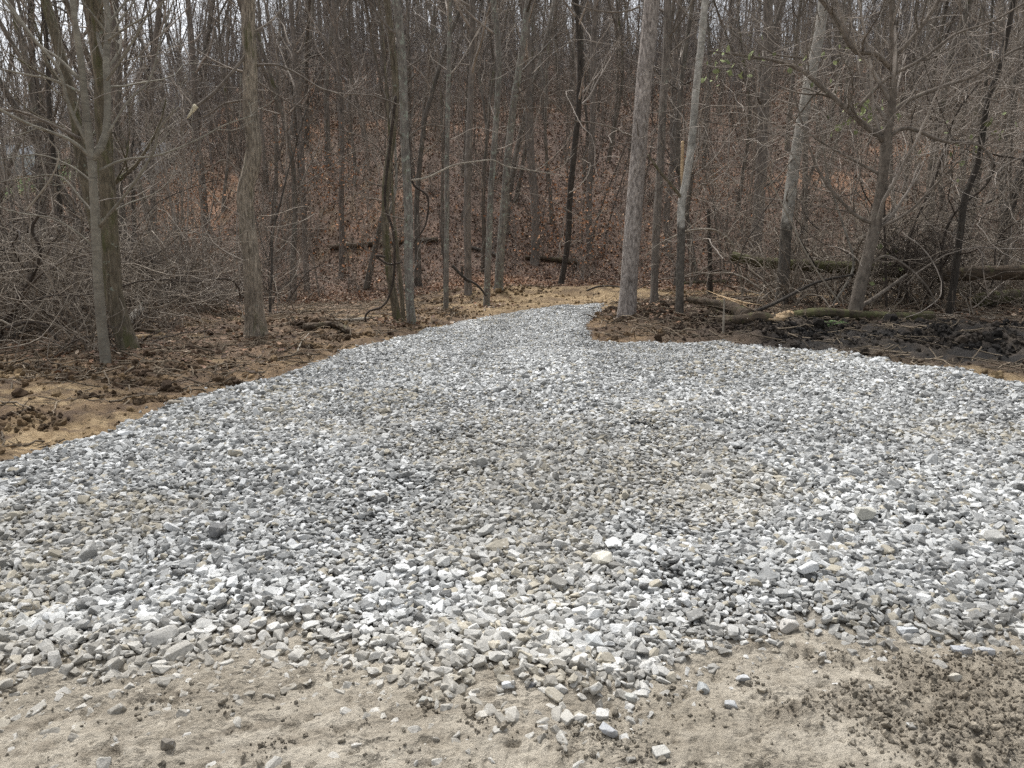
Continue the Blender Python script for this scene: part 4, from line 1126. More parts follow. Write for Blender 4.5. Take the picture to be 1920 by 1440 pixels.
# ------------------------------------------------------------------ woodland trees on the slope
def wood_tree_mesh(seed, h, r, low_limbs=0):
    rng = np.random.default_rng(seed)
    n = 14
    p = np.zeros((n, 3)); d = np.array([rng.normal() * 0.05, rng.normal() * 0.05, 1.0])
    for k in range(1, n):
        d = norm(d + np.array([rng.normal() * 0.085, rng.normal() * 0.085, 0.10])); p[k] = p[k - 1] + d * h / (n - 1)
    p[0, 2] = -0.4
    rad = r * (1 - 0.88 * np.linspace(0, 1, n) ** 0.9); rad[0] *= 1.35
    stems = [(p, rad)]
    if seed % 3 == 0:       # forked stem
        k0 = rng.integers(4, 8); q = np.zeros((n - k0, 3)); q[0] = p[k0]; d = norm(np.array([rng.normal(), rng.normal(), 2.4]))
        for k in range(1, n - k0):
            d = norm(d + np.array([rng.normal() * 0.06, rng.normal() * 0.06, 0.22])); q[k] = q[k - 1] + d * h / (n - 1)
        stems.append((q, np.linspace(rad[k0] * 0.75, 0.03, n - k0)))
    T = [tube_batch(a[None], b[None], 9) for a, b in stems]
    C = []
    for a, b in stems:
        a2 = smooth_path(a, 24)[None]; b2 = np.interp(np.linspace(0, 1, 24), np.linspace(0, 1, len(b)), b)[None]
        P1, R1 = grow(rng, a2, b2, 1.7, 0.18, 0.98, (35, 75), lambda L, q: 1.4 + 2.8 * q, 0.40, 9, 0.17, 0.16, 0.45, 0.014)
        C.append(tube_batch(P1, R1, 4))
        P2, R2 = grow(rng, P1, R1, 2.4, 0.12, 0.98, (30, 70), lambda L, q: 0.5 + 1.1 * q, 0.5, 6, 0.2, 0.10, 0.4, 0.0075)
        C.append(tube_batch(P2, R2, 3))
        P3, R3 = grow(rng, P2, R2, 2.9, 0.12, 0.98, (28, 70), lambda L, q: 0.25 + 0.5 * q, 0.6, 4, 0.2, 0.05, 0.3, 0.0050)
        C.append(tube_batch(P3, R3, 3))
        P0, R0 = grow(rng, a2[:, :10], b2[:, :10], 0.9, 0.2, 1.0, (50, 90), lambda L, q: 0.8 + 1.6 * q, 0.2, 7, 0.14, 0.05, 0.2, 0.010)
        if len(P0):
            C.append(tube_batch(P0, R0, 3))
            Pz, Rz = grow(rng, P0, R0, 2.5, 0.1, 1.0, (30, 65), lambda L, q: 0.3 + 0.6 * q, 0.5, 4, 0.15, 0.05, 0.3, 0.005)
            C.append(tube_batch(Pz, Rz, 3))
    tv, tf = merge(T); cv, cf_ = merge(C)
    return new_mesh("trunk", tv, tf, M['far']), new_mesh("crown", cv, cf_, M['twig'])
woods = [wood_tree_mesh(200 + k, h, r) for k, (h, r) in enumerate([(20, .12), (22, .16), (17, .085), (24, .20), (18, .10), (21, .13), (15, .07), (23, .17), (19, .09)])]

rng = np.random.default_rng(303)
pts_ = []
occupied = [foot(b[0], b[1]) for b, *_ in mids]
def try_add(x, y, md):
    for q in pts_ + occupied:
        if (q[0] - x) ** 2 + (q[1] - y) ** 2 < md * md: return False
    pts_.append((x, y)); return True
tries = 0
while len(pts_) < 285 and tries < 30000:
    tries += 1
    y = 24.5 + 74 * rng.random() ** 1.25
    x = y * rng.uniform(-0.80, 0.82)
    if -3 < x < 5 and y < 27: continue
    if (x + 33) ** 2 + (y - 50) ** 2 * 0.5 < 30: continue
    try_add(x, y, 1.9 + (y - 24) * 0.008)
side = []
for _ in range(400):        # flanks near the clearing, left and right of the drive
    s_ = rng.random() < 0.5
    y = rng.uniform(15, 25); x = (-rng.uniform(0.45, 0.95) * y) if s_ else (rng.uniform(0.5, 0.95) * y)
    if abs(x) < 7.5 or (not s_ and y < 17): continue
    if len(side) < 15 and all((q[0] - x) ** 2 + (q[1] - y) ** 2 > 7 for q in side): side.append((x, y))
allp = sorted(pts_, key=lambda q: q[1])[:280]
L_NEAR = "bare grey brown tree standing low on the leafy slope"
L_MID = "bare slender tree halfway up the leafy slope"
L_FAR = "thin bare tree near the top of the slope against the sky"
L_SIDE = "bare tree inside the dense thicket flanking the clearing"
def place_wood(x, y, lab, grp, kmax=9):
    k = rng.integers(0, 9)
    if y < 44 and k in (1, 3, 7): k = (2, 4, 8)[k % 3]
    t_, c_ = woods[k]
    z = float(height0(np.array([x]), np.array([y]))[0])
    root = bpy.data.objects.new("woodland_tree", None); scene.collection.objects.link(root)
    root.location = (x, y, z); root.rotation_euler = (rng.normal() * 0.06, rng.normal() * 0.06, rng.uniform(0, 6.283))
    s = rng.uniform(0.8, 1.15); root.scale = (s, s, s); root.empty_display_size = 0.2
    tag(root, lab, "tree", grp)
    link("trunk", t_, root); link("crown", c_, root)
for x, y in allp:
    if y < 42: place_wood(x, y, L_NEAR, "trees low on the slope")
    elif y < 66: place_wood(x, y, L_MID, "trees halfway up the slope")
    else: place_wood(x, y, L_FAR, "trees along the top of the slope")
for x, y in side: place_wood(x, y, L_SIDE, "trees in the flanking thickets")
print("wood", len(allp), len(side))

# the wood beyond, joined
far_coll = bpy.data.collections.new("far_wood")
fm = []
for k, (t_, c_) in enumerate(woods[:6]):
    far_coll.objects.link(bpy.data.objects.new("far_%02d_a" % k, t_)); far_coll.objects.link(bpy.data.objects.new("far_%02d_b" % k, c_))
n = 480
yy = rng.uniform(76, 128, n); xx = yy * rng.uniform(-0.85, 0.85, n)
yy2 = np.repeat(yy, 2); xx2 = np.repeat(xx, 2)
sc = np.repeat(rng.uniform(0.8, 1.1, n), 2); rz = np.repeat(rng.uniform(0, 6.28, n), 2)
idx = np.stack([rng.integers(0, 6, n) * 2] * 2, 1); idx[:, 1] += 1
o = scatter("distant_wood", far_coll, np.stack([xx2, yy2, height0(xx2, yy2)], 1), np.stack([rz * 0, rz * 0, rz], 1), np.repeat(sc[:, None], 3, 1), idx.ravel(), np.full((2 * n, 3), 0.5))
tag(o, "mass of bare trees beyond the crest of the hill")

# ------------------------------------------------------------------ understorey
def sapling_mesh(seed, h, kk=1.0, mat="twig"):
    rng = np.random.default_rng(seed); n = 16
    p = np.zeros((n, 3)); d = np.array([rng.normal() * 0.12, rng.normal() * 0.12, 1.0])
    for k in range(1, n):
        d = norm(d + np.array([rng.normal() * 0.07, rng.normal() * 0.07, 0.1])); p[k] = p[k - 1] + d * h / (n - 1)
    P, R = p[None], (np.linspace(0.004 * h + 0.004, 0.004, n))[None]
    out = [tube_batch(P, R, 5)]
    P1, R1 = grow(rng, P, R * kk, 5.0, 0.12, 0.98, (30, 75), lambda L, q: 0.5 + 1.3 * q, 0.5, 7, 0.17, 0.12, 0.5, 0.006 * kk)
    P2, R2 = grow(rng, P1, R1, 3.0, 0.15, 0.98, (30, 70), lambda L, q: 0.2 + 0.5 * q, 0.7, 4, 0.2, 0.05, 0.3, 0.0035 * kk)
    V, F = merge(out + [tube_batch(P1, R1, 3), tube_batch(P2, R2, 3)])
    return new_mesh("sapling", V, F, M[mat])

def shrub_mesh(seed, h, arch=0.1, stems=11, rk=1.0, dk=1.0, mat='twig'):
    rng = np.random.default_rng(seed); n = 12
    P = np.zeros((stems, n, 3)); P[:, 0, :2] = rng.normal(0, 0.18, (stems, 2)); P[:, 0, 2] = -0.05
    D = norm(np.stack([rng.normal(0, 0.45, stems), rng.normal(0, 0.45, stems), np.ones(stems)], 1))
    L = h * rng.uniform(0.5, 1.2, stems)
    for k in range(1, n):
        D = norm(D + rng.normal(0, 0.17, (stems, 3)) + np.array([0, 0, -arch * k / n * 1.1]) + D * np.array([1, 1, 0]) * 0.04)
        P[:, k] = P[:, k - 1] + D * (L / (n - 1))[:, None]
    R = np.linspace(1, 0.25, n)[None] * rng.uniform(0.006, 0.015, stems)[:, None] * rk
    P1, R1 = grow(rng, P, R, 3.6 * dk, 0.12, 0.98, (25, 65), lambda L, q: 0.25 + 0.8 * q, 0.6, 6, 0.17, 0.0, 0.3, 0.0034 * rk)
    P2, R2 = grow(rng, P1, R1, 4.0 * dk, 0.15, 0.98, (25, 65), lambda L, q: 0.12 + 0.3 * q, 0.7, 4, 0.17, 0.0, 0.3, 0.0022 * rk)
    V, F = merge([tube_batch(P, R, 5), tube_batch(P1, R1, 3), tube_batch(P2, R2, 3)])
    return new_mesh("shrub", V, F, M[mat])
sap = [sapling_mesh(400 + k, h) for k, h in enumerate([4.5, 6, 7.5, 5, 6.5])]
shr = [shrub_mesh(500 + k, h, a) for k, (h, a) in enumerate([(2.2, 0.10), (2.8, 0.16), (1.8, 0.05), (3.2, 0.2), (1.3, 0.05), (2.5, 0.22)])]
nsh = [shrub_mesh(600 + k, h, a, st, 1.75, 0.8, m_) for k, (h, a, st, m_) in enumerate([(2.6, 0.12, 10, 'briar'), (3.4, 0.20, 9, 'near_twig'), (2.0, 0.22, 12, 'briar'), (3.8, 0.14, 9, 'near_twig'), (1.5, 0.2, 12, 'near_twig'), (3.0, 0.3, 8, 'briar')])]
veil = [sapling_mesh(700 + k, h, 2.0, 'veil') for k, h in enumerate([5.5, 7, 8.5, 6.5])]
under_coll = proto_coll("understorey", sap + shr + nsh + veil)
rng = np.random.default_rng(909)
def put_under(name, label, x, y, kinds, smin=0.7, smax=1.25, tilt=0.08):
    n = len(x); s = rng.uniform(smin, smax, n)
    o = scatter(name, under_coll, np.stack([x, y, height0(x, y)], 1), np.stack([rng.normal(0, tilt, n), rng.normal(0, tilt, n), rng.uniform(0, 6.28, n)], 1),
                np.repeat(s[:, None], 3, 1), rng.choice(kinds, n), np.full((n, 3), 0.5))
    return tag(o, label)
# slope: saplings and shrubs
n = 2700
yy = 23.8 + 88 * rng.random(n) ** 0.95; xx = yy * rng.uniform(-0.85, 0.85, n)
k = ~((np.abs(xx - 1.5) < 3) & (yy < 26)) & ((xx + 33) ** 2 + (yy - 50) ** 2 * 0.5 > 25)
put_under("slope_saplings", "thin bare saplings and brush all over the leafy slope", xx[k], yy[k], [0, 1, 2, 3, 4, 5, 6, 8], 0.7, 1.3)
n = 1500
yy = 44 + 62 * rng.random(n); xx = yy * rng.uniform(-0.85, 0.85, n)
k = (xx + 33) ** 2 + (yy - 50) ** 2 * 0.5 > 30
put_under("hilltop_brush", "grey veil of bare saplings over the upper slope", xx[k], yy[k], [17, 18, 19, 20], 0.75, 1.3, 0.1)
# left thicket
n = 190
yy = rng.uniform(11, 24, n); xx = -yy * rng.uniform(0.28, 0.95, n) 
k = ((yy > 15.0) | (xx < -6.6)) & ~((xx > -4.6) & (yy < 17))
put_under("left_thicket", "tangled bare brush filling the left edge of the wood", xx[k], yy[k], [11, 14, 12, 14, 16, 5, 8, 3, 0, 1], 0.6, 1.15, 0.12)
n = 60
yy = rng.uniform(10.0, 13.5, n); xx = -rng.uniform(5.4, 11, n)
put_under("bramble", "low tangled brambles and dead stems round the left tree feet", xx, yy, [13, 15, 15, 11, 9], 0.35, 0.75, 0.3)
# right thicket
n = 240
yy = rng.uniform(14.3, 24, n); xx = rng.uniform(4.6, 20, n)
k = (xx > 0.30 * yy) & (xx < 0.9 * yy) & ((lane(xx, yy) < 0.4) | (rng.random(n) < 0.25))
put_under("right_thicket", "dense twiggy thicket behind the fallen logs on the right", xx[k], yy[k], [11, 12, 13, 14, 14, 16, 12, 6, 1], 0.6, 1.25, 0.2)

fx, fy = [], []
for bx, by in FEET:
    a = rng.uniform(0, 6.28, 70); q = 0.12 + np.abs(rng.normal(0, 0.38, 70)); fx.append(bx + q * np.cos(a)); fy.append(by + q * np.sin(a))
fx, fy = np.concatenate(fx), np.concatenate(fy); k = gravel_mask(fx, fy) > 0.1; fx, fy = fx[k], fy[k]
leaves("root_leaves", "dead leaves gathered round the feet of the near trees", fx, fy, height(fx, fy) + 0.03, rng.uniform(0.05, 0.10, len(fx)), 0.5, 0.9)
# russet leaves still hanging on young beeches
def hanging(cx, cy, cz, sx, sz_, n):
    return rng.normal(cx, sx, n), rng.normal(cy, sx, n), rng.normal(cz, sz_, n)
hx, hy, hz = [], [], []
for px, py, Y_, sp, n in [(330, 355, 29, 0.9, 330), (345, 420, 28, 1.0, 260), (610, 330, 28, 0.8, 280), (585, 270, 29, 0.8, 130), (1085, 390, 27, 1.0, 330), (1110, 450, 26, 0.9, 240), (1320, 345, 28, 0.8, 340), (1060, 330, 30, 1.0, 150), (700, 480, 25, 0.8, 120), (1000, 430, 27, 1.2, 190), (380, 430, 27, 1.2, 230), (770, 400, 29, 1.4, 160), (1240, 470, 26, 1.0, 180), (650, 420, 27, 1.0, 140)]:
    c = pt(px, py, Y_); a = hanging(c[0], c[1], c[2], sp, sp * 0.6, n)
    hx.append(a[0]); hy.append(a[1]); hz.append(a[2])
hx, hy, hz = map(np.concatenate, (hx, hy, hz)); gzz = height0(hx, hy)
k = hz > gzz
leaves("beech_leaves", "russet leaves still hanging on young trees along the slope", hx[k], hy[k], hz[k], rng.uniform(0.06, 0.10, k.sum()), 1.0, 1.35, p=[0.55, 0.1, 0.2, 0.05, 0.05, 0.05], hue=(1.08, 0.95, 0.82))
# greenbriar leaves in the right thicket
gx_, gy_, gz_ = [], [], []
for px, py, Y_, sp, n in [(1640, 210, 13.4, 0.22, 34), (1600, 225, 13.4, 0.2, 22), (1380, 110, 13.0, 0.25, 20), (1520, 118, 13.2, 0.3, 14), (1820, 265, 13.6, 0.3, 22), (1350, 145, 13.0, 0.18, 12), (1660, 490, 14, 0.25, 12)]:
    c = pt(px, py, Y_); a = hanging(c[0], c[1], c[2], sp, sp * 0.6, n)
    gx_.append(a[0]); gy_.append(a[1]); gz_.append(a[2])
gx_, gy_, gz_ = map(np.concatenate, (gx_, gy_, gz_)); n = len(gx_)
o = scatter("greenbriar_leaves", leaf_coll, np.stack([gx_, gy_, gz_], 1), rng.uniform(0, 6.28, (n, 3)), np.repeat(rng.uniform(0.07, 0.12, n)[:, None], 3, 1), rng.integers(0, 6, n),
            np.array([0.24, 0.27, 0.13]) * rng.uniform(0.6, 1.8, n)[:, None])
tag(o, "few green leaves on briars in the right thicket")

# ------------------------------------------------------------------ vines
def vine(label, pix, w, Y, seed, mat='vine', name="vine"):
    P = smooth_path([pt(q[0], q[1], Y + (q[2] if len(q) > 2 else 0)) for q in pix], 60)
    r = w / FPX * Y / 2
    org = P[0]
    V, F = solid_tube(P, np.linspace(r, r * 0.6, 60), 8, 0, 5, 2, seed, 0, True)
    o = link(name, new_mesh(name, V - org, F, M[mat]), None, org)
    tag(o, label, "vine" if name == "vine" else "branch"); return o
vine("dark looping vine hanging between the vine clad trunk and the ground", [(742, 180), (728, 300), (722, 380), (738, 440), (738, 520), (722, 570), (690, 585), (686, 603), (706, 612), (722, 602)], 6, 14.0, 1)
vine("dark vine bulging out to the right of the lichen tree", [(765, 230), (768, 300), (775, 345), (802, 370), (798, 420), (776, 455)], 5, 14.2, 2)
vine("short vine hooked sideways near the vine clad trunk foot", [(722, 482), (705, 480), (728, 495), (755, 492)], 5, 14.0, 3)
vine("dark dead branch propped against the slim grey tree foot", [(848, 498), (870, 520), (895, 535), (912, 555)], 6, 16.4, 4, 'dark', "dead_branch")
vine("forked dark dead twig rising beside the slim grey tree", [(866, 500), (868, 520), (880, 530)], 4, 16.4, 5, 'dark', "dead_branch")
vine("low dark branch arching over the soil by the biggest trunk", [(1100, 545), (1125, 537), (1160, 538), (1180, 545)], 4, 18.5, 6, 'dark', "dead_branch")
vine("thin vertical vine in the middle of the right thicket", [(1662, 580), (1660, 480), (1658, 380), (1664, 300), (1660, 230)], 5, 13.6, 7)
vine("curved vine swinging through the right thicket at mid height", [(1768, 560), (1765, 470), (1790, 400), (1850, 345), (1862, 300), (1820, 268), (1740, 262)], 6, 13.8, 8)
vine("pale slanting vine crossing in front of the right thicket", [(1575, 570), (1520, 490), (1475, 400), (1440, 330)], 4, 13.2, 9, 'deadwood')
vine("straggly vine on the dark bent stem at right", [(1700, 560), (1705, 450), (1755, 330), (1790, 220), (1840, 150)], 5, 13.9, 10)
vine("gnarled dark vine looping low in the left brambles", [(20, 610), (35, 560), (60, 520), (75, 470), (60, 430), (75, 400)], 9, 11.0, 11)
vine("dark root like vine lying curled at the left thicket foot", [(15, 615), (50, 605), (85, 610), (110, 640)], 8, 10.6, 12)
vine("long pale bent stem rising diagonally on the far left", [(0, 600), (40, 612), (85, 560), (105, 510)], 4, 10.6, 13, 'deadwood')
vine("pale leafless stem leaning at far left edge", [(50, 395), (95, 335), (110, 290), (90, 260)], 4, 9.4, 14, 'deadwood')
# tangle of fine briars
def tangle(name, label, n, cx, cy, cz, sx, sy, sz_, seed, L=1.6, r=0.0048, mat='briar'):
    rg = np.random.default_rng(seed); N = 12 if r < 0.007 else 22
    P = np.zeros((n, N, 3)); P[:, 0] = np.stack([rg.normal(cx, sx, n), rg.normal(cy, sy, n), cz + np.abs(rg.normal(0, sz_, n))], 1)
    D = norm(rg.normal(size=(n, 3)) + np.array([0, 0, 0.7 if r > 0.007 else 0.0])); C = rg.normal(0, 0.08, (n, 3)); Ls = L * rg.uniform(0.4, 1.4, n)
    for k in range(1, N):
        D = norm(D + C + rg.normal(0, 0.24 if r < 0.007 else 0.18, (n, 3))); P[:, k] = P[:, k - 1] + D * (Ls / (N - 1))[:, None]
    R = np.linspace(1, 0.5, N)[None] * r * rg.uniform(0.6, 1.8, n)[:, None]
    P[:, :, 2] = np.maximum(P[:, :, 2], height0(P[:, :, 0].ravel(), P[:, :, 1].ravel()).reshape(n, N) + 0.01)
    V, F = tube_batch(P, R, 3 if r < 0.007 else 6)
    o = link(name, new_mesh(name, V, F, M[mat])); o["kind"] = 'stuff'; return tag(o, label)
tangle("briar_tangle", "tangle of thin briars in the right thicket", 800, 7.6, 15.2, 0.8, 2.4, 0.8, 1.6, 1)
tangle("briar_tangle", "matted dark tangle hanging at the centre of the right thicket", 420, *pt(1700, 500, 14.0), 0.35, 0.35, 0.30, 2, 0.9, 0.004, 'vine')
tangle("briar_tangle", "low matted stems behind the mossy log at right", 300, 7.9, 14.3, 0.35, 1.4, 0.4, 0.35, 3, 1.0, 0.0045, 'limb')
tangle("briar_tangle", "tangle of bramble stems at the left picture edge", 700, -7.8, 11.6, 0.5, 1.6, 0.9, 0.7, 4)
tangle("brush_heap", "heap of cut twigs and roots beside the furrowed tree", 520, -6.6, 14.2, 0.45, 0.75, 0.4, 0.12, 5, 1.1, 0.0065, 'limb')
tangle("thick_vines", "thick dark vines looping through the right thicket", 26, 8.2, 14.2, 0.6, 1.9, 0.5, 1.5, 31, 4.2, 0.0095, 'vine')
tangle("thick_vines", "pale woody vines arching through the right thicket", 30, 7.8, 13.9, 0.5, 1.9, 0.5, 1.6, 32, 4.0, 0.0075, 'pale_twig')
tangle("log_twigs", "broken twigs strewn over the logs on the right", 120, 6.4, 13.1, 0.12, 1.5, 0.35, 0.10, 33, 0.9, 0.0050, 'briar')
tangle("left_stems", "crooked dark stems standing in the left brush", 26, -8.2, 12.6, 0.3, 1.5, 0.9, 0.9, 34, 2.6, 0.0090, 'vine')
tangle("upper_briars", "fine arching twigs high in the right thicket", 650, 7.6, 13.6, 3.0, 2.6, 0.9, 1.2, 6, 1.9, 0.0050, 'pale_twig')

# ------------------------------------------------------------------ logs and broken wood
def log(name, label, pix, w0, w1, mat, Y=None, seed=1, dz=0.0, relief=0.02, cat="log", ends=None):
    """pix: photo points along its axis, each with its own distance"""
    P = smooth_path([pt(a, b, d) for a, b, d in pix], 50)
    Ym = np.mean([q[2] for q in pix])
    r = np.linspace(w0, w1, 50) / FPX * Ym / 2
    org = P.mean(0)
    root = bpy.data.objects.new(name, None); scene.collection.objects.link(root); root.location = org
    tag(root, label, cat)
    V, F = solid_tube(P, r, 22, relief, 4, 5, seed, 0, True)
    link("stem", new_mesh("stem", V - org, F, M[mat]), root)
    for e in ends or []:
        (a0, b0, d0), (a1, b1, d1), ww, num = e
        rg = np.random.default_rng(seed + 5)
        for k in range(num):   # torn splinters
            s0 = pt(a0, b0, d0) + rg.normal(0, ww * 0.45, 3) * np.array([0.4, 1, 1]); s1 = pt(a1, b1, d1) + rg.normal(0, ww * 0.8, 3)
            s1 = s0 + (s1 - s0) * rg.uniform(0.5, 1.05)
            q = smooth_path([s0, (s0 + s1) / 2 + rg.normal(0, 0.015, 3), s1], 7)
            V, F = solid_tube(q, np.linspace(ww * 0.35, ww * 0.08, 7) * rg.uniform(0.6, 1.3), 6, 0.003, 3, 3, seed + k, 0, True)
            link("splinter", new_mesh("splinter", V - org, F, M['split']), root)
    return root
def G(px, py, up=0.0):
    """a log point given by where its underside shows; up = metres above the soil"""
    x, y = foot(px, py); z = gz(x, y) + up
    return (x, y, z)
def glog(name, label, pts3, r0, r1, mat, seed=1, relief=0.02, cat="log", ends=None):
    P = smooth_path(np.array([(x, y, z + r0 * 0.8) for x, y, z in pts3]), 50)
    org = P.mean(0)
    root = bpy.data.objects.new(name, None); scene.collection.objects.link(root); root.location = org
    tag(root, label, cat)
    V, F = solid_tube(P, np.linspace(r0, r1, 50), 22, relief, 4, 5, seed, 0, True)
    link("stem", new_mesh("stem", V - org, F, M[mat]), root)
    for a, b, ww, num in ends or []:
        a = np.array(a) + [0, 0, r0 * 0.8]; b = np.array(b) + [0, 0, r0 * 0.6]
        rg = np.random.default_rng(seed + 5)
        for k in range(num):
            s0 = a + rg.normal(0, ww * 0.5, 3); s1 = s0 + (b - a) * rg.uniform(0.5, 1.1) + rg.normal(0, ww * 0.6, 3)
            q = smooth_path([s0, (s0 + s1) / 2 + rg.normal(0, 0.012, 3), s1], 7)
            V, F = solid_tube(q, np.linspace(ww * 0.35, ww * 0.06, 7) * rg.uniform(0.6, 1.3), 6, 0.003, 3, 3, seed + k, 0, True)
            link("splinter", new_mesh("splinter", V - org, F, M['split' if k % 2 else 'log']), root)
    return root
glog("split_log", "shattered log with long brown splinters left of the mossy log", [G(1290, 590, 0.24), G(1330, 594, 0.18), G(1375, 598, 0.08), G(1400, 603, 0.02)], 0.05, 0.13, 'log', 3, 0.03,
    ends=[(G(1345, 594, 0.16), G(1425, 606, 0.03), 0.11, 12), (G(1390, 600, 0.10), G(1320, 590, 0.22), 0.08, 8)])
glog("lower_broken_log", "dark broken log lying under the shattered one", [G(1350, 606), G(1385, 609), G(1420, 609), G(1450, 606)], 0.075, 0.09, 'log', 4)
glog("torn_log", "log end torn open showing pale tan wood in front of the thicket", [G(1480, 600), G(1455, 605), G(1432, 609)], 0.09, 0.05, 'split', 5, 0.03,
    ends=[(G(1450, 606, 0.03), G(1412, 612, 0.0), 0.06, 8)])
glog("mossy_log", "long moss covered log lying across the foot of the right thicket", [G(1478, 600), G(1540, 603), G(1620, 602), G(1700, 600), G(1745, 598)], 0.08, 0.09, 'mosslog', 6)
log("raised_log", "fallen trunk resting off the ground across the right thicket", [(1372, 480, 15.6), (1430, 492, 15.4), (1520, 499, 15.2), (1600, 503, 15.0), (1700, 508, 14.8)], 18, 28, 'mosslog', seed=7)
log("upper_right_log", "fallen trunk lying at chest height on the far right", [(1760, 516, 14.0), (1850, 512, 13.9), (1940, 510, 13.8), (2050, 508, 13.8)], 26, 28, 'log', seed=8)
glog("mossy_right_log", "thick bright mossy log on the ground at the right picture edge", [G(1835, 578, 0.02), G(1880, 574, 0.05), G(1950, 568, 0.05), G(2060, 566, 0.05)], 0.14, 0.17, 'mosslog', 9)
glog("mossy_back_log", "mossy log half hidden behind the bright one at right", [G(1750, 556, 0.05), G(1850, 552, 0.08), G(1960, 548, 0.1)], 0.10, 0.12, 'mosslog', 10)
log("leaning_dead_bough", "dark bare bough resting slantwise from soil to the thicket tree", [(1400, 590, 12.6), (1450, 570, 12.8), (1530, 530, 13.4), (1600, 515, 13.8)], 7, 5, 'dark', seed=25, relief=0.003, cat="branch")
log("forked_bough", "brown forked bough leaning up in front of the matted tangle", [(1585, 592, 12.4), (1640, 558, 12.6), (1700, 515, 12.9)], 9, 5, 'limb', seed=26, relief=0.003, cat="branch")
glog("small_back_log", "small mossy log behind the dead post like stump", [G(1285, 535), G(1320, 533), G(1360, 532)], 0.07, 0.08, 'mosslog', 11)
glog("pale_log", "bleached fallen branch on the soil left of the vines", [G(618, 606), G(650, 602), G(690, 598)], 0.03, 0.05, 'deadwood', 12, 0.006, "branch")
glog("root_clod_log", "dark rotten root lump on the churned soil left of the drive", [G(572, 622), G(600, 619), G(630, 620), G(655, 626)], 0.07, 0.05, 'log', 13, 0.04)
log("leaning_pole", "straight fallen pole slanting down onto the brush heap", [(222, 508, 15.4), (270, 540, 15.0), (325, 578, 14.4)], 8, 10, 'limb', seed=14, relief=0.003, cat="branch")
glog("birch_log", "short log with a pale cut end beside the mossy tree", [G(236, 622, 0.03), G(266, 606, 0.12)], 0.075, 0.07, 'pale', 15, 0.004)
glog("left_ground_log", "dark log lying behind the two left trees", [G(235, 628), G(265, 628), G(300, 630)], 0.035, 0.03, 'log', 16, 0.006, "branch")
glog("orange_chip", "orange brown slab of split wood on the soil right of the mossy tree", [G(257, 642), G(285, 637)], 0.035, 0.02, 'split', 17, 0.004, "wood piece")
glog("white_stick", "short pale bleached stick lying on the left gravel edge", [G(320, 764, 0.03), G(345, 776, 0.05)], 0.02, 0.01, 'deadwood', 18, 0.002, "stick")
log("thin_post", "thin pale stalk standing upright before the shattered log", [(1356, 625, 11.6), (1357, 595, 11.6), (1358, 560, 11.6)], 4, 3, 'deadwood', seed=19, relief=0, cat="stick")
glog("soil_stick", "crooked pale stick on brown soil under the furrowed tree", [G(558, 668), G(566, 650, 0.02), G(580, 634, 0.08)], 0.012, 0.006, 'deadwood', 20, 0, "stick")
glog("fallen_slope_log", "dark log lying along the foot of the leafy slope behind the drive", [G(1085, 498), G(1040, 492), G(985, 488)], 0.12, 0.07, 'log', 21)
glog("hillside_log", "grey log lying across the leafy slope left of the drive's throat", [G(620, 470), G(700, 462), G(820, 455)], 0.12, 0.10, 'log', 22)
glog("slope_branch", "dark fallen limb on the slope between the slim trees", [G(880, 468), G(920, 478), G(945, 490)], 0.08, 0.05, 'dark', 23)
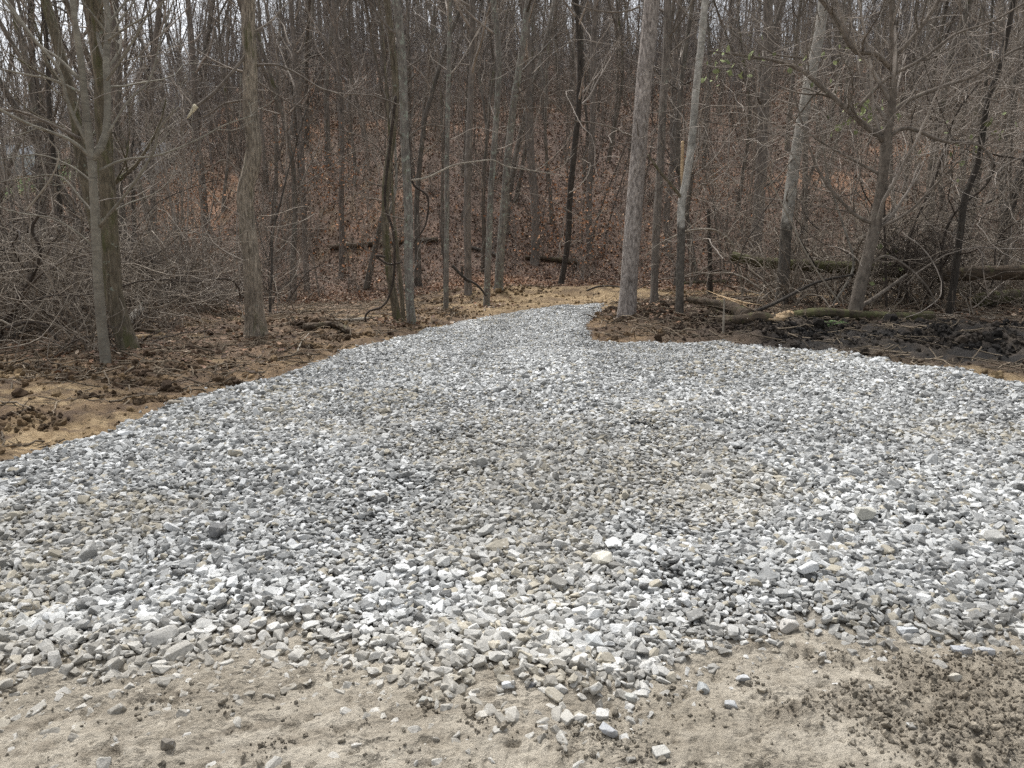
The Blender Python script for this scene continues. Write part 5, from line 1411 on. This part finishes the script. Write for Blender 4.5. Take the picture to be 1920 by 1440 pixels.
# small fern
rg = np.random.default_rng(4)
bx, by = foot(1556, 612); root = bpy.data.objects.new("fern", None); scene.collection.objects.link(root); root.location = (bx, by, gz(bx, by))
tag(root, "small green fern in front of the mossy log", "fern")
M['fern'] = bark_mat("fern_green", (0.07, 0.12, 0.04), (0.16, 0.24, 0.09), (20, 20, 20), bump=0)
for k in range(8):
    a = k * 0.8 + rg.random() * 0.4; L = 0.28
    Vf, Ff = [], []
    for j in range(9):
        t = j / 9; c = np.array([math.cos(a) * L * t, math.sin(a) * L * t, L * (0.75 * t - 0.55 * t * t) + 0.02]); w = 0.06 * (1 - t) * (0.4 + t) * 2 + 0.006
        sdv = np.array([-math.sin(a), math.cos(a), 0]); fw = np.array([math.cos(a), math.sin(a), 0.1])
        for s_ in (-1, 1):
            i0 = len(Vf); Vf += [c, c + fw * 0.016, c + sdv * s_ * w + fw * 0.02, c + sdv * s_ * w * 0.6]; Ff.append((i0, i0 + 1, i0 + 2, i0 + 3))
    link("frond", new_mesh("frond", Vf, Ff, M['fern'], False), root)


# pale shed and unidentified pale box glimpsed through the trunks on the far left
M['whitewall'] = bark_mat("white_boards", (0.62, 0.66, 0.68), (0.80, 0.82, 0.83), (1, 1, 9), bump=0.004)
M['roofgrey'] = bark_mat("grey_roofing", (0.16, 0.17, 0.18), (0.26, 0.27, 0.28), (6, 6, 6), bump=0.004)
def box_mesh(name, x0, x1, y0, y1, z0, z1, mat):
    V = [(x, y, z) for z in (z0, z1) for x, y in ((x0, y0), (x1, y0), (x1, y1), (x0, y1))]
    F = [(3, 2, 1, 0), (4, 5, 6, 7), (0, 1, 5, 4), (1, 2, 6, 5), (2, 3, 7, 6), (3, 0, 4, 7)]
    return new_mesh(name, V, F, M[mat], False)
def shed(px, py, w, h, label):
    x, y = foot(px, py); z = gz(x, y)
    root = bpy.data.objects.new("pale_structure", None); scene.collection.objects.link(root); root.location = (x, y, z)
    tag(root, label, "shed")
    link("wall", box_mesh("wall", -w / 2, w / 2, 0, 2.4, -0.3, h, 'whitewall'), root)
    link("door", box_mesh("door", -w * 0.12, w * 0.12, -0.04, -0.003, 0.0, h * 0.8, 'roofgrey'), root)
    V = [(-w / 2 - .15, -.15, h + .003), (w / 2 + .15, -.15, h + .003), (w / 2 + .15, 2.55, h + .003), (-w / 2 - .15, 2.55, h + .003), (-w / 2 - .15, 1.2, h + .8), (w / 2 + .15, 1.2, h + .8)]
    link("roof", new_mesh("roof", V, [(0, 1, 5, 4), (2, 3, 4, 5), (3, 2, 1, 0), (1, 2, 5, 5), (3, 0, 4, 4)][:3], M['roofgrey'], False), root)
shed(38, 330, 3.2, 1.5, "white shed glimpsed above the green grass at far left")
shed(283, 330, 1.6, 1.3, "small pale box-like structure glimpsed between trunks right of the mossy tree")
